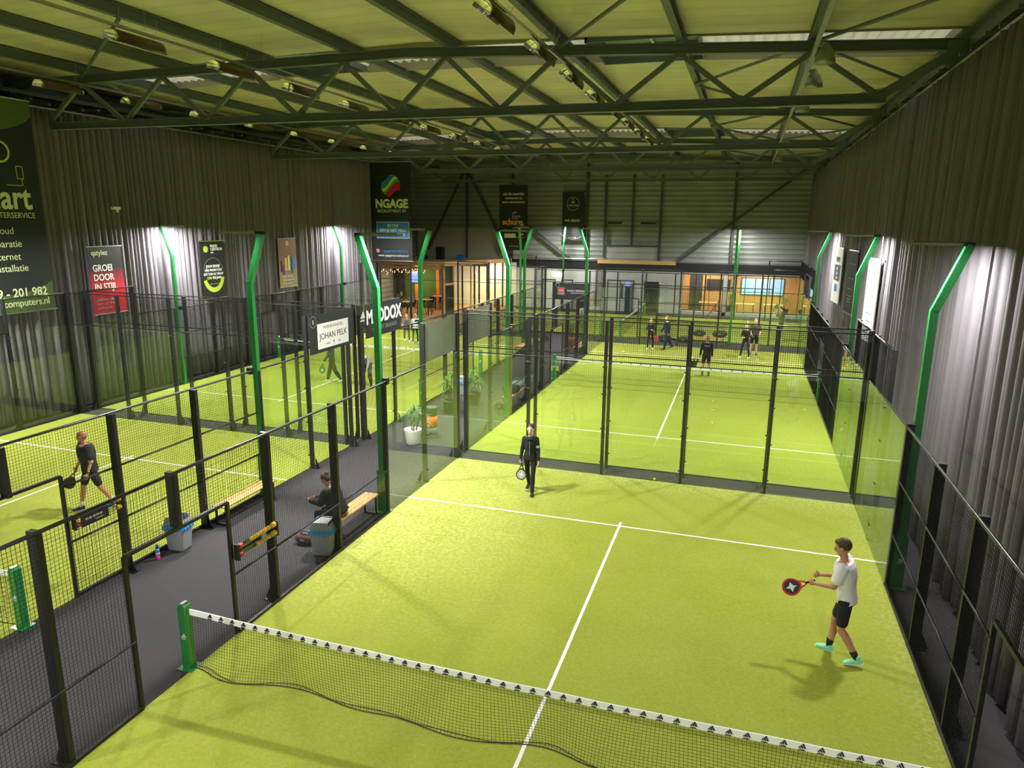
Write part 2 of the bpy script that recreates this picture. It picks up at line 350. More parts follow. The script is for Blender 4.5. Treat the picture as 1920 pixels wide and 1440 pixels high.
def back_wall():
    mb = MB(); mb.box(((XL+XR)/2, YB+.1, 7.3), (XR-XL, .2, 7.4))
    struct('wall_back', mb, M['clad'])
    b = MB(); b.box(((XL+XR)/2, 45.15, 3.28), (XR-XL, .35, .62)); struct('trim_5', b, M['black'])
    w = MB()                                         # white clubhouse wall below, with its two window openings cut
    w.box(((XL+.2)/2, 45.1, 1.5), (.2-XL, .2, 3.0)); w.box((2.1, 45.1, 1.5), (1.7, .2, 3.0)); w.box((.72, 45.1, 2.62), (1.06, .2, .76))
    w.box((6.0-.13, 45.1, 1.5), (.28, .2, 3.0)); w.box((11.45, 45.1, 1.5), (1.5, .2, 3.0)); w.box((6.8, 45.1, 2.95), (7.8, .2, .1))
    w.box((6.8, 45.1, .12), (7.8, .2, .24))
    struct('wall_clubhouse', w, M['wallw'])
    iw = MB(); iw.box((6.8, 48.1, 1.6), (8.6, .1, 3.4)); struct('wall_inner', iw, M['slatw'])
    s2 = MB(); s2.box((2.6, 46.6, 1.6), (.1, 3, 3.4)); s2.box((11, 46.6, 1.6), (.1, 3, 3.4)); s2.box((6.8, 46.6, 3.1), (8.6, 3, .1)); struct('trim_6', s2, M['slatw'])
    for k, (x0, x1) in enumerate(((2.95, 5.72), (6.02, 10.7))):
        g = MB().box(((x0+x1)/2, 45.06, 1.57), (x1-x0, .02, 2.66)); o = struct('window_%d' % (k+3), g, M['glass'])
        f = MB(); n = 3 if k == 0 else 4
        for i in range(n+1): f.box((x0+(x1-x0)*i/n, 45.04, 1.57), (.05, .07, 2.66))
        f.box(((x0+x1)/2, 45.04, .3), (x1-x0, .07, .06)); f.box(((x0+x1)/2, 45.04, 2.87), (x1-x0, .07, .06))
        f.build('window_frame', M['black'], o)
    # doors in the white wall
    for k, (x0, x1, h) in enumerate(((-7.4, -6.45, 2.15), (-5.95, -5.1, 2.15), (-2.45, -.55, 2.25))):
        d = MB().box(((x0+x1)/2, 44.985, h/2), (x1-x0, .03, h)); o = struct('door_%d' % (k+1), d, M['wallw'])
        f = MB(); f.box((x0, 44.97, h/2), (.06, .05, h)); f.box((x1, 44.97, h/2), (.06, .05, h)); f.box(((x0+x1)/2, 44.97, h), (x1-x0+.06, .05, .06))
        if k == 2: f.box(((x0+x1)/2, 44.97, h/2), (.05, .05, h)); 
        f.build('door_frame', M['black'], o)
        MB().cyl((x1-.12, 44.93, 1.05), (x1-.24, 44.93, 1.05), .015, 6).build('door_handle', M['chrome'], o)
    t = thing('roller_door', 'tall overhead door track with lowered pale panel in the back wall', 'door', (-.85, 45.1, 3.6))
    MB().box((0, 0, .55), (3.75, .06, 1.1)).build('door_panel', ribbed('door_panel', (.42, .43, .42), (.32, .33, .32), 'Z', .7), t)
    f = MB()
    for x in (-1.98, 1.98): f.box((x, -.05, 3.05), (.16, .16, 6.1))
    f.box((0, -.05, 1.15), (3.9, .16, .12)); f.build('track', M['steel2'], t)
    MB().box((-.0, -.05, 3.6), (.14, .14, 5)).build('post', M['steel2'], t)
    f = MB(); f.box((-1.25, -.1, 2.75), (1.0, .1, .14)); f.box((1.15, -.1, 2.75), (1.1, .1, .14)); f.build('opener_arm', M['black'], t)
    # wind bracing and columns on the back wall
    def col(x, lab): tag(MB().ibeam((x, 45.1, 3.6), (x, 45.1, 10.6), .18, .18, up=(0, 1, 0)).build('wall_column', M['steel2']), lab, 'column', 'steel columns of the back wall')
    for x, lab in ((-4.2, 'steel column between the black coffee banner and the tall overhead door'), (6.1, 'steel column crossed by a diagonal brace on the back wall'), (-9.9, 'dark steel column behind the tall black banner with orange word'), (-13.6, 'dark steel column where two diagonal braces meet above the lounge roof')): col(x, lab)
    def brace(p, q, lab): tag(MB().bar((p[0], 44.88, p[2]), (q[0], 44.88, q[2]), .16, .16).build('diagonal_brace', M['steel2']), lab, 'brace', 'diagonal braces of the back wall')
    brace((2.4, 44.85, 3.62), (10.8, 44.85, 10.2), 'long diagonal steel brace rising to the right hand corner of the back wall')
    brace((-9.7, 45.0, 6.9), (-5.2, 45.0, 3.62), 'diagonal steel brace falling behind the black coffee banner')
    brace((-13.5, 45.0, 10.2), (-10, 45.0, 3.7), 'dark diagonal brace above the lounge roof leaning left')
    brace((-13.7, 45.0, 10.2), (-16.8, 45.0, 4.2), 'dark diagonal brace partly hidden by the colourful wave banner')
    p = MB(); p.box((-8.3, 44.9, 3.63), (4, .25, .05)); 
    struct('wall_panel', MB().box((-13.5, 45.2, 4.75), (8.6, .12, 2.3)), M['beige'])
    tag(MB().box((-.4, 44.75, 3.60), (5.6, .28, .26)).build('timber_beam', M['pine']), 'long pale timber beam lying along the clubhouse roof edge', 'beam')
    pp = MB(); pp.path([(-4.1, 44.8, 3.75), (-2.7, 44.8, 3.8), (-2.45, 44.8, 3.78), (-2.35, 44.8, 3.62)], .035, 8)
    pp.path([(-9.4, 44.8, 3.75), (-4.1, 44.8, 3.75)], .035, 8)
    tag(pp.build('pipe', M['chrome']), 'thin metal pipe bending down on the clubhouse roof edge', 'pipe')
    for i, x in enumerate(range(-4, 11, 3)): pass
    # things inside the clubhouse window
    t = thing('picture_window', 'blue lit wide window on the timber wall inside the clubhouse', 'window', (8.4, 48.0, 1.9))
    MB().box((0, 0, 0), (3.0, .04, 1.25)).build('frame', M['black'], t)
    for i in range(3): MB().box((-.98+i*.98, -.03, 0), (.92, .02, 1.15)).build('pane', M['blueglass'], t)
    tag(MB().box((5.3, 48.0, 1.95), (1.7, .05, .8)).build('wall_board', M['black']), 'wide black board on the clubhouse timber wall', 'board')
    t = thing('doorway_shade', 'dark panel painted as a shaded passage beside the orange timber strip in the clubhouse', 'doorway', (3.7, 47.99, 0))
    MB().box((0, 0, 1.4), (.9, .04, 2.7)).build('shade_panel', M['ink'], t)  # flat dark panel on the solid wall, its colour paints the passage's shade
    for i, (x, y) in enumerate(((4.7, 46.6), (7.3, 46.6), (9.2, 46.7))):
        t = thing('cafe_table', 'round-edged pine table inside the clubhouse ' + ['left of the white pillar', 'just right of the white pillar', 'under the blue window'][i], 'table', (x, y, 0), group='clubhouse tables')
        MB().box((0, 0, .74), (1.3, .7, .05)).build('tabletop', M['pine'], t)
        for sx in (-1, 1):
            for sy in (-1, 1): MB().cyl((sx*.55, sy*.28, 0), (sx*.55, sy*.28, .72), .025, 6).build('leg', M['black'], t)
    ld = bpy.data.lights.new('ceiling_lamp', 'AREA'); ld.energy = 190; ld.size = 2.5; ld.color = (1, .86, .70)
    for x in (4.4, 8.4):
        o = bpy.data.objects.new('ceiling_lamp', ld); C.objects.link(o); o.location = (x, 46.3, 3.0)
back_wall()

# ---------------------------------------------------------------- roof steel
def truss(y, yl, lab, first=True):
    t = thing('roof_truss', lab, 'truss', (9.75, y, 9.2), group='roof trusses')
    x0, dx = 9.75, 3.02
    def P(x, z): return (x-9.75, (yl-y)*(9.75-x)/24.1, z-9.2)
    bx = [x0-dx*k for k in range(9)]; tx = [x0+dx/2-dx*k for k in range(10)]
    MB().ibeam(P(bx[0]+.15, 9.2), P(bx[-1]-.15, 9.2), .2, .22).build('bottom_chord', M['steel'], t)
    m = MB()
    for a, b in ((tx[0]+.05, -2), (-2, tx[-1]-.3)): m.ibeam(P(a, zc(a)-.1), P(b, zc(b)-.1), .2, .24)
    m.build('top_chord', M['steel'], t)
    for i, x in enumerate(bx):
        for xx in (tx[i], tx[i+1]):
            wd = .12 if not (i == 0 and xx > x) else .2
            MB().bar(P(x, 9.25), P(xx, zc(xx)-.2), .1, wd, up=(1, 0, 0)).build('diagonal', M['steel'], t)
    for xx in (tx[0], tx[-1]): MB().box(P(xx, zc(xx)-.25), (.55, .2, .5)).build('gusset_plate', M['steel'], t)
    return t
for k, (y, yl, lab) in enumerate(((11.8, 10.9, 'nearest steel lattice roof truss, largest in view'), (22.1, 22.1, 'second steel lattice roof truss from the camera'),
        (32.3, 32.3, 'third steel lattice roof truss, in line with the top of the wave banner'), (42.5, 42.5, 'farthest steel lattice roof truss close to the back wall'))): truss(y, yl, lab)
ord_ = ['first', 'second', 'third', 'fourth', 'fifth', 'sixth', 'seventh', 'eighth', 'ninth']
for k in range(9):
    x = 8.24-3.02*k if k else 8.24
    if k == 8: continue
    z = zc(x)+.2
    tag(MB().ibeam((x, -11.9, z), (x, 45.2, z), .17, .26).build('purlin', M['steel']), 'long roof beam running away from the camera, %s from the right hand curtain' % ord_[k], 'roof beam', 'long roof beams')
for x, s in ((11.42, 'right'), (-15.9, 'left')):
    z = zc(x)-.1
    tag(MB().ibeam((x, -11.9, z), (x, 45.2, z), .3, .42).build('edge_beam', M['steel']), 'deep steel edge beam above the %s hand curtain' % s, 'roof beam')
def wind(x1, y1, x2, y2, lab):
    tag(MB().cyl((x1, y1, zc(x1)), (x2, y2, zc(x2)), .045, 8).build('wind_brace', M['steel']), lab, 'brace', 'thin roof braces')
names = ['between first and second truss', 'between second and third truss', 'between third and last truss']
for k, (ya, yb) in enumerate(((11.8, 22.1), (22.1, 32.3), (32.3, 42.5))):
    ym = (ya+yb)/2
    for nm, (a, b, c, d) in {'right bay, near half': (8.2, ya, 11.3, ym), 'right bay, far half': (11.3, ym, 8.2, yb), 'second bay from right, near half': (5.2, ym, 8.2, ya), 'second bay from right, far half': (5.2, ym, 8.2, yb),
            'left bay, near half': (-12.9, ya, -15.8, ym), 'left bay, far half': (-12.9, yb, -15.8, ym)}.items():
        wind(a, b, c, d, 'tube roof brace %s, %s' % (names[k], nm))
wind(8.2, 11.8, 11.3, 6.6, 'thin tube brace before the nearest truss at the right edge of the roof')
wind(5.2, 6.6, 2.2, 11.6, 'thin tube brace before the nearest truss near the middle of the roof')
wind(-12.9, 11, -6.8, 6.6, 'long thin tube brace before the nearest truss at upper left')
def rail(x, z, s, xb, y0, y1):
    t = thing('curtain_track', 'curtain track with cross brackets above the %s hand curtain' % s, 'curtain rail', (x, 0, z))
    MB().bar((0, y0, 0), (0, y1, 0), .05, .06).build('track', M['chrome'], t)
    me = MB().box(((xb-x)/2, 0, 0), (abs(xb-x), .09, .07)).mesh('bracket', M['steel'])
    n = 48
    for i in range(n): link('bracket', me, t, (0, y0+(y1-y0)*(i+.5)/n, .14+.08*((i % 2))))
    MB().bar(((xb-x)*.55, y0, .5), ((xb-x)*.55, y1, .5), .1, .12).build('bearer', M['steel'], t)
rail(10.95, 9.56, 'right', 12.1, 4, 45); rail(-14.25, 9.72, 'left', -15.7, 2, 31.5)

# ---------------------------------------------------------------- curtains
def curtain(x, y0, y1, z1, side, lab):
    rnd = random.Random(3 if side > 0 else 5); ys = []; offs = []; y = y0
    prof = []
    while y < y1:                                    # individual pleats of uneven width and depth
        wd = rnd.uniform(.12, .33); dp = rnd.uniform(.08, .21); n = 9
        for i in range(n):
            t = i/n; prof.append((y+wd*t, dp*(math.sin(PI*t)**.55)*1.0 + .012*math.sin(9*(y+wd*t))))
        y += wd
    rows = [0, .6, 2, 4, 6, 8, 9.2, 1]; H = z1-.06
    zs = [.0, .12, .35, .6, .8, .93, 1.0]
    mb = MB(); vs = []
    for k, f in enumerate(zs):
        for j, (yy, o) in enumerate(prof):
            amp = 1.1-.3*f**3; sway = .03*math.sin(yy*.9+f*2.1)+.02*math.sin(yy*2.3-f*3)
            z = .06+f*H + (.03*math.sin(yy*1.7)+.05*(o*8-.4)*.4 if k == 0 else 0)
            vs.append((x-side*(o*amp+sway*(1-f)), yy+.05*(1-f)*math.sin(yy*3.1), z))
    n = len(prof); fs = [(k*n+j, k*n+j+1, (k+1)*n+j+1, (k+1)*n+j) for k in range(len(zs)-1) for j in range(n-1)]
    mb.add(vs, fs); o = mb.build('curtain', M['curtain'], smooth=True)
    md = o.modifiers.new('s', 'SOLIDIFY'); md.thickness = .004
    return tag(o, lab, 'curtain')
curtain(11.02, -8, 45, 9.52, 1, 'tall dark grey pleated curtain along the right hand side of the hall')
curtain(-14.28, -4, 31.4, 9.68, -1, 'tall dark grey pleated curtain along the left hand side of the hall')

# ---------------------------------------------------------------- lamps on green masts
def make_mast(lean_x=1):
    """local: court lies towards -x, mast leans to +x; base plate at the origin"""
    r = bpy.data.objects.new('floodlight_mast', None); C.objects.link(r)
    MB().box((0, 0, .012), (.34, .3, .024)).build('base_plate', M['green'], r)
    b = MB().box((0, .0, .5), (.2, .13, 1.0)).build('base_sleeve', M['green'], r); mark(.11, M['white'], b, (0, -.068, .52))
    p = MB(); p.box((0, 0, 2.99), (.125, .11, 4.02)); p.build('pole', M['green'], r)
    a = MB(); a.bar((0, 0, 4.98), (.385, 0, 6.07), .11, .125, up=(-1, 0, .4)); a.build('arm', M['green'], r)
    h = MB(); h.box((-.16, 0, 6.09), (.82, .32, .028)); h.box((-.16, 0, 6.114), (.6, .2, .02)); [h.box((-.16+sx*.4, 0, 6.068), (.02, .32, .018)) for sx in (-1, 1)]; [h.box((-.16, sy*.15, 6.068), (.82, .02, .018)) for sy in (-1, 1)]; h.build('lamp_head', M['lamp'], r)
    MB().box((.34, 0, 6.085), (.2, .1, .06)).build('driver_box', M['black'], r)
    for k in (-1, 1):
        MB().box((-.36+.0, k*.085, 6.073), (.34, .12, .006)).build('lens', M['lens'], r)
    MB().box((-.12, -.06, 3.0), (.12, .12, .14)).build('camera_box', M['black'], r)
    return r
ld = bpy.data.lights.new('floodlight', 'AREA'); ld.shape = 'RECTANGLE'; ld.size = .42; ld.size_y = .28; ld.energy = LAMP_W; ld.color = (1, .985, .96)
mast0 = None
ld2 = ld.copy(); ld2.energy = LAMP_W*.45
ld3 = ld.copy(); ld3.energy = LAMP_W*.45; ld4 = ld.copy(); ld4.energy = LAMP_W*.10
def mast(x, y, rz, lab, power=1.0):
    global mast0
    if mast0 is None: m = mast0 = make_mast()
    else: m = copy_tree(mast0)
    m.location = (x, y, 0); m.rotation_euler = (0, 0, rz); tag(m, lab, 'floodlight', 'green floodlight masts around the courts')
    o = bpy.data.objects.new('floodlight', ld2 if y < 0 else ld4 if y > 43 else ld3 if y > 31 else ld); C.objects.link(o); o.parent = m; o.location = (-.33, 0, 6.064)
for x, y, rz, lab in (
    (10.16, 6, 0, 'green bent floodlight mast beside the right curtain, nearest of the row'),
    (10.16, 14.75, 0, 'green bent floodlight mast beside the right curtain, between the white and the dark hanging banners'),
    (10.16, 26.75, 0, 'green bent floodlight mast at the far end of the right curtain'),
    (-.15, 6, PI, 'green bent floodlight mast leaning left beside the aisle bench with the seated person'),
    (-.15, 14.75, PI, 'green bent floodlight mast leaning left past the grey windscreen cloths'),
    (-.15, 26.75, PI, 'green bent floodlight mast leaning left beside the black packaging board'),
    (-3.28, 6, 0, 'green bent floodlight mast leaning right beside the empty aisle bench'),
    (-3.28, 14.75, 0, 'green bent floodlight mast leaning right, in front of the timber lounge'),
    (-3.28, 26.75, 0, 'green bent floodlight mast leaning right beside the tall black banner with orange word'),
    (-13.62, 14.75, PI, 'green bent floodlight mast at the left curtain between red and black banners'),
    (-13.62, 26.75, PI, 'green bent floodlight mast at the left curtain close to the wave banner'),
    (-13.62, 6, PI, 'green floodlight mast at the left curtain beyond the left edge'),
    (10.16, -6, 0, 'green floodlight mast behind the camera on the right'), (-.15, -6, PI, 'green floodlight mast behind the camera on the left'),
    (-3.28, -6, 0, 'green floodlight mast of the left court behind the camera'),
    (6.6, 32.85, -PI/2, 'green floodlight mast seen end on before the clubhouse windows'),
    (-5.4, 32.85, -PI/2, 'green floodlight mast seen end on left of the coffee banner'),
    (6.6, 43.2, PI/2, 'far green floodlight mast close to the clubhouse windows'),
    (-5.4, 43.2, PI/2, 'slim far green floodlight mast below the coffee banner')): mast(x, y, rz, lab)

# ---------------------------------------------------------------- court enclosure pieces (local x along the fence, +y outward)
_mc = {}
def grid_mesh(w, h, sp=.05, r=.003, cloth=False):
    k = (round(w, 3), round(h, 3), sp, r, cloth)
    if k not in _mc:
        mb = MB(); n = max(1, round(w/sp)); m = max(1, round(h/sp))
        for i in range(n+1): mb.wire((w*i/n, 0, 0), (w*i/n, 0, h), r)
        for j in range(m+1): mb.wire((0, .004, h*j/m), (w, .004, h*j/m), r)
        _mc[k] = mb.mesh('wire_mesh', M['wire'])
    return _mc[k]
def post_mesh(h, z0=0, w=.15, d=.06, foot=True):
    k = ('post', h, z0, w, d, foot)
    if k not in _mc:
        mb = MB().box((0, w/2, (h+z0)/2), (.075, w, h-z0))
        if foot:
            mb.box((0, .12, .008), (.14, .30, .016)); mb.prism([(0, .01), (.12, .01), (0, .3)], .012, Matrix.Rotation(PI/2, 3, 'Z'), (0, .15, 0))
        _mc[k] = mb.mesh('post', M['black'])
    return _mc[k]
def gpane(w, h):
    k = ('glass', w, h)
    if k not in _mc: _mc[k] = MB().box((w/2, 0, h/2), (w-.016, .012, h-.01)).mesh('glass_panel', M['glass'])
    return _mc[k]
def clamp_mesh():
    if 'cl' not in _mc:
        mb = MB(); mb.cyl((-.055, -.022, 0), (.055, -.022, 0), .016, 8); mb.box((0, -.012, 0), (.13, .02, .03)); _mc['cl'] = mb.mesh('clamp', M['black'])
    return _mc['cl']
def add_post(t, x, h, clamps=(), **k):
    o = link('post', post_mesh(h, **k), t, (x, .0, 0))
    for z in clamps: link('clamp', clamp_mesh(), o, (0, 0, z))
    return o
def rails(t, name, x0, x1, zs, w=.05, h=.04, m='rail'):
    for z in zs: MB().cyl((x0, .0, z), (x1, .0, z), w/2, 10).build(name, M[m], t, smooth=True)
def back_fence(x, y, rz, lab, gaps=()):
    t = thing('glass_back_wall', lab, 'court wall', (x, y, 0), rz, 'glass end walls of the courts')
    for i in range(6): add_post(t, 2*i, 4.0, w=.10, clamps=(.35, 1.25, 2.15, 2.85) if 0 < i < 5 else ())
    for i in range(5):
        link('glass_panel', gpane(2.0, 3.0), t, (2*i, -.02, .0)); link('mesh_panel', grid_mesh(1.96, 1.0), t, (2*i+.02, 0, 3.0))
    rails(t, 'rail', 0, 10, (3.0, 4.0), .03, .025)
    MB().box((5, .0, .01), (10, .03, .02)).build('bottom_seal', M['black'], t)
    return t
def side_fence(x, y, rz, lab, t0=0, t1=20, mids=(1.0, 2.0), boards=True, length=20, upper=(True, True)):
    t = thing('side_fence', lab, 'court fence', (x, y, 0), rz, 'side fences of the courts')
    c = length/2
    def on(a, b): return a >= t0-.01 and b <= t1+.01
    for a in (0, 2, length-4, length-2):
        if on(a, a+2): link('glass_panel', gpane(2.0, 3.0), t, (a, -.02, 0))
    for k, a in enumerate((0, length-2)):
        if on(a, a+2) and upper[k]:
            link('mesh_panel', grid_mesh(1.96, 1.0), t, (a+.02, 0, 3.0)); rails(t, 'rail', a, a+2, (4.0,), .05, .03)
    for a, h in ((0, 4), (2, 4), (4, 3), (6, 3), (8, 3), (length-8, 3), (length-6, 3), (length-4, 3), (length-2, 4), (length, 4)):
        if on(a, a): add_post(t, a, h, w=.10 if a in (0, 2, length-2, length) else .15, clamps=(.35, 1.25, 2.15, 2.85) if a in (2, length-2) else ())
    g0, g1 = c-.95, c+.95
    ps = [(4, 6), (6, 8), (8, g0), (g1, length-8), (length-8, length-6), (length-6, length-4)]
    for a, b in ps:
        if on(a, b):
            link('mesh_panel', grid_mesh(b-a-.06, 2.94), t, (a+.03, .0, .03))
            rails(t, 'mid_rail', a, b, mids, .032, .035, 'black')
    for a in (g0, g1):
        if on(a, a): MB().box((a, .02, 1.1), (.05, .05, 2.2)).build('gate_post', M['black'], t)
    if on(g0, g1):
        MB().box((c, .02, 2.2), (g1-g0, .05, .05)).build('gate_header', M['black'], t)
        link('mesh_panel', grid_mesh(g1-g0-.04, .76), t, (g0+.02, 0, 2.22)); add_post(t, c, 3.0, z0=2.2, foot=False)
    a0, b0 = max(t0, 2), min(t1, length-2)
    rails(t, 'top_rail', a0, b0, (3.0,), .045, .04)
    MB().box(((max(t0, 4)+min(t1, g0))/2, 0, .03), (min(t1, g0)-max(t0, 4), .05, .06)).build('kick_rail', M['black'], t)
    MB().box(((g1+length-4)/2, 0, .03), (length-4-g1, .05, .06)).build('kick_rail', M['black'], t)
    return t
def turf_slab(x0, y0, x1, y1, m, lab, alongx=False):
    o = MB().box(((x0+x1)/2, (y0+y1)/2, .006), (x1-x0, y1-y0, .012)).build('court_turf', m)
    tag(o, lab, 'artificial turf', 'lime green court carpets')
    ln = MB(); cx, cy = (x0+x1)/2, (y0+y1)/2; z = .0135
    if not alongx:
        for s in (-1, 1):
            ln.box((cx, cy+s*6.95, z), (x1-x0, .05, .003)); ln.box((cx, cy+s*3.575, z), (.05, 7.15, .0032))
    else:
        for s in (-1, 1):
            ln.box((cx+s*6.95, cy, z), (.05, y1-y0, .003)); ln.box((cx+s*3.575, cy, z), (7.15, .05, .0032))
    ln.build('court_lines', M['tape'], o)
turf_slab(0, -10, 10, 10, M['turfs'], 'lime green turf of the nearest court, sandy towards its far left corner')
turf_slab(0, 10.75, 10, 30.75, M['turf'], 'lime green turf of the court where four people train behind the near glass wall')
turf_slab(-13.5, -10, -3.35, 10, M['turf'], 'lime green turf of the left hand court with the man in black shorts')
turf_slab(-13.5, 10.75, -3.35, 30.75, M['turf'], 'lime green turf of the far left court in front of the timber lounge')
turf_slab(-9.4, 33, 10.6, 43, M['turf'], 'lime green turf of the farthest court before the clubhouse windows', True)
back_fence(0, 10, 0, 'glass end wall right behind the walking woman in black')
back_fence(10, 10.75, PI, 'glass end wall just beyond the one behind the walking woman')
back_fence(0, 30.75, 0, 'far glass end wall behind the training group')
side_fence(0, -10, PI/2, 'black mesh side fence of the nearest court beside the seated person', 4, 20, mids=(1.0,), upper=(False, False))
side_fence(10, 10, -PI/2, 'black mesh side fence of the nearest court beside the right curtain', 0, 16, upper=(True, True))
side_fence(0, 10.75, PI/2, 'mesh side fence along the aisle of the training court', 0, 20, mids=(1.0,), upper=(False, True))
side_fence(10, 30.75, -PI/2, 'mesh side fence of the training court beside the right curtain')
back_fence(-13.5, 10, 0, 'glass end wall of the left hand court behind the man in black shorts')
back_fence(-3.5, 10.75, PI, 'glass end wall of the far left court, on its near side')
back_fence(-13.5, 30.75, 0, 'glass end wall of the far left court facing the timber lounge')
side_fence(-3.35, 10, -PI/2, 'mesh side fence of the left hand court beside the empty aisle bench', 0, 16, upper=(False, False))
side_fence(-3.35, 30.75, -PI/2, 'mesh side fence of the far left court along the aisle', 0, 20, upper=(True, False))
side_fence(-13.6, -10, PI/2, 'mesh side fence of the left hand court beside the left curtain', 4, 20)
side_fence(-13.6, 10.75, PI/2, 'mesh side fence of the far left court beside the left curtain')
side_fence(10.6, 33, PI, 'front mesh fence of the farthest court'); side_fence(-9.4, 43, 0, 'rear mesh fence of the farthest court before the clubhouse')
back_fence(10.6, 43, -PI/2, 'glass end wall of the farthest court at the right curtain')

# ---------------------------------------------------------------- nets
def net(x0, x1, y, lab, alongy=False, near=False, slack=1.0):
    Wd = x1-x0; t = thing('padel_net', lab, 'net', (x0, y, 0), PI/2 if alongy else 0, 'court nets')
    for k, x in enumerate((-.09, Wd+.09)):
        p = MB(); p.box((x, 0, .49), (.13, .13, .96)); p.prism([(x-.065, .97), (x+.065, .97), (x+.065, 1.0), (x+.02, 1.03), (x-.03, 1.03)], .13)
        p.box((x, 0, .008), (.26, .24, .016)); o = p.build('post', M['green'], t); mark(.10, M['white'], o, (x, -.069, .52), word=True)
        MB().box((x, 0, 1.035), (.05, .1, .01)).build('post_cap', M['chrome'], o)
    def top(x): u = x/Wd; return .95-.07*4*u*(1-u)
    rnd = random.Random(int(x0*7+y*3)+1); ph = [rnd.uniform(0, 6) for _ in range(4)]
    def foot(x):                                     # where the slack hem lies on the turf
        e = min(1, x/.4, (Wd-x)/.4); return -e*slack*(.03+.045*math.sin(x*1.9+ph[0])+.04*math.sin(x*3.6+ph[1]))
    def bow(x, f):                                   # f 0 top .. 1 bottom
        return foot(x)*f*f + slack*.015*math.sin(x*3+ph[2])*math.sin(PI*f)
    sp = .045 if near else .09; n = int(Wd/sp); m = 20 if near else 10; r = .0024 if near else .0026
    mb = MB(); lvl = [i/m for i in range(m+1)]
    def P(x, f):
        tz = top(x)-.05; z = tz*(1-f)+.02*f; return (x+slack*.05*f*math.sin(x*2.6+ph[3])*min(1, x, Wd-x), bow(x, f), z)
    for i in range(n+1):
        x = Wd*i/n; st = 5 if near else 3
        pts = [P(x, k/st) for k in range(st+1)]; 
        for a, b in zip(pts[:-1], pts[1:]): mb.wire(a, b, r)
    st2 = 60
    for f in lvl:
        pts = [P(Wd*i/st2, f) for i in range(st2+1)]
        for a, b in zip(pts[:-1], pts[1:]): mb.wire(a, b, r)
    mb.build('netting', M['wire'], t)
    hm = MB(); pts = [P(Wd*i/80, 1) for i in range(81)]                       # hem folded over on the ground
    for a, b in zip(pts[:-1], pts[1:]): hm.wire(a, b, .007)
    for i in range(0, 81*2 if near else 0):
        x = Wd*i/162; a = P(x, 1); hm.wire(a, (a[0]+.01, a[1]+.05+.03*math.sin(x*5), .016), .002)
    pts2 = [(a[0], a[1]+.05+.03*math.sin(a[0]*5), .017) for a in pts]
    if near:
        for a, b in zip(pts2[:-1], pts2[1:]): hm.wire(a, b, .004)
    hm.build('hem', M['wire'], t)
    tp = MB(); N = 60
    for i in range(N):
        xa, xb = Wd*i/N, Wd*(i+1)/N; za, zb = top(xa), top(xb); wv = lambda x: .004*math.sin(x*5)
        vs = [(xa, -.006+wv(xa), za-.09), (xb, -.006+wv(xb), zb-.09), (xb, -.008+wv(xb), zb), (xa, -.008+wv(xa), za), (xa, .006+wv(xa), za-.09), (xb, .006+wv(xb), zb-.09), (xb, .008+wv(xb), zb), (xa, .008+wv(xa), za)]
        tp.add(vs, [(0, 1, 2, 3), (7, 6, 5, 4), (3, 2, 6, 7), (4, 5, 1, 0)])
    o = tp.build('tape', M['tape'], t)
    n = 50 if near else 25
    for i in range(n):
        x = .35+(Wd-.7)*i/(n-1); sl = math.atan2(top(x+.1)-top(x-.1), .2)
        mark(.092, M['ink'], o, (x, -.0125+.004*math.sin(x*5), top(x)-.056), (0, -sl, 0), word=near)
    return t
net(0, 10, 0, 'slack black net with printed white tape in the foreground', near=True, slack=1.3)
net(0, 10, 20.75, 'net across the court where four people train', slack=.4)
net(-13.4, -3.45, 0, 'net of the left hand court, only its green post and tape end in view', slack=.6)
net(-13.4, -3.45, 20.75, 'net across the far left court in front of the two blond girls', slack=.4)
net(0, 10, 0, 'net running away from the camera on the farthest court', alongy=True, slack=.3).location = (.6, 33, 0)

# ---------------------------------------------------------------- printed banners and boards
def flat(pts, d=.002): return MB().prism(pts, d)
def disc(r, r0=0, n=40, sx=1, a0=0, a1=2*PI):
    mb = MB(); vs = []
    for i in range(n+1):
        a = a0+(a1-a0)*i/n; vs += [(r*sx*math.cos(a), 0, r*math.sin(a)), (r0*sx*math.cos(a), 0, r0*math.sin(a))]
    return mb.add(vs, [(2*i, 2*i+2, 2*i+3, 2*i+1) for i in range(n)])
def banner(lab, loc, rz, w, h, m, cat='banner', name='banner', thick=.01, rods=True):
    """local x to the right, z up from the lower left corner, print on the -y side"""
    t = thing(name, lab, cat, loc, rz)
    MB().box((w/2, 0, h/2), (w, thick, h)).build('cloth' if cat == 'banner' else 'panel', m, t)
    if rods:
        for z in (0, h): MB().cyl((-.04, 0, z), (w+.04, 0, z), .022, 8).build('rod', M['chrome'], t)
    if cat == 'banner':
        for x in (.08, w-.08): MB().cyl((x, .0, h), (x, .0, max(h+.2, (9.0 if abs(loc[1]-42.3) < .5 else 9.62)-loc[2])), .006, 4).build('cord', M['chrome'], t)
    return t
def bt(t, s, size, m, x, z, align='CENTER', bold=0, sx=1, y=-.012): return text(s, size, m, t, (x, y, z), align=align, bold=bold, sx=sx)
def shape(t, mb, m, x, z, y=-.009, name='print'): o = mb.build(name, m, t); o.location = (x, y, z); return o
m_gp = mat('green_print', (.07, .12, .02), .6); m_wh = M['white']; m_cr = M['creamink']
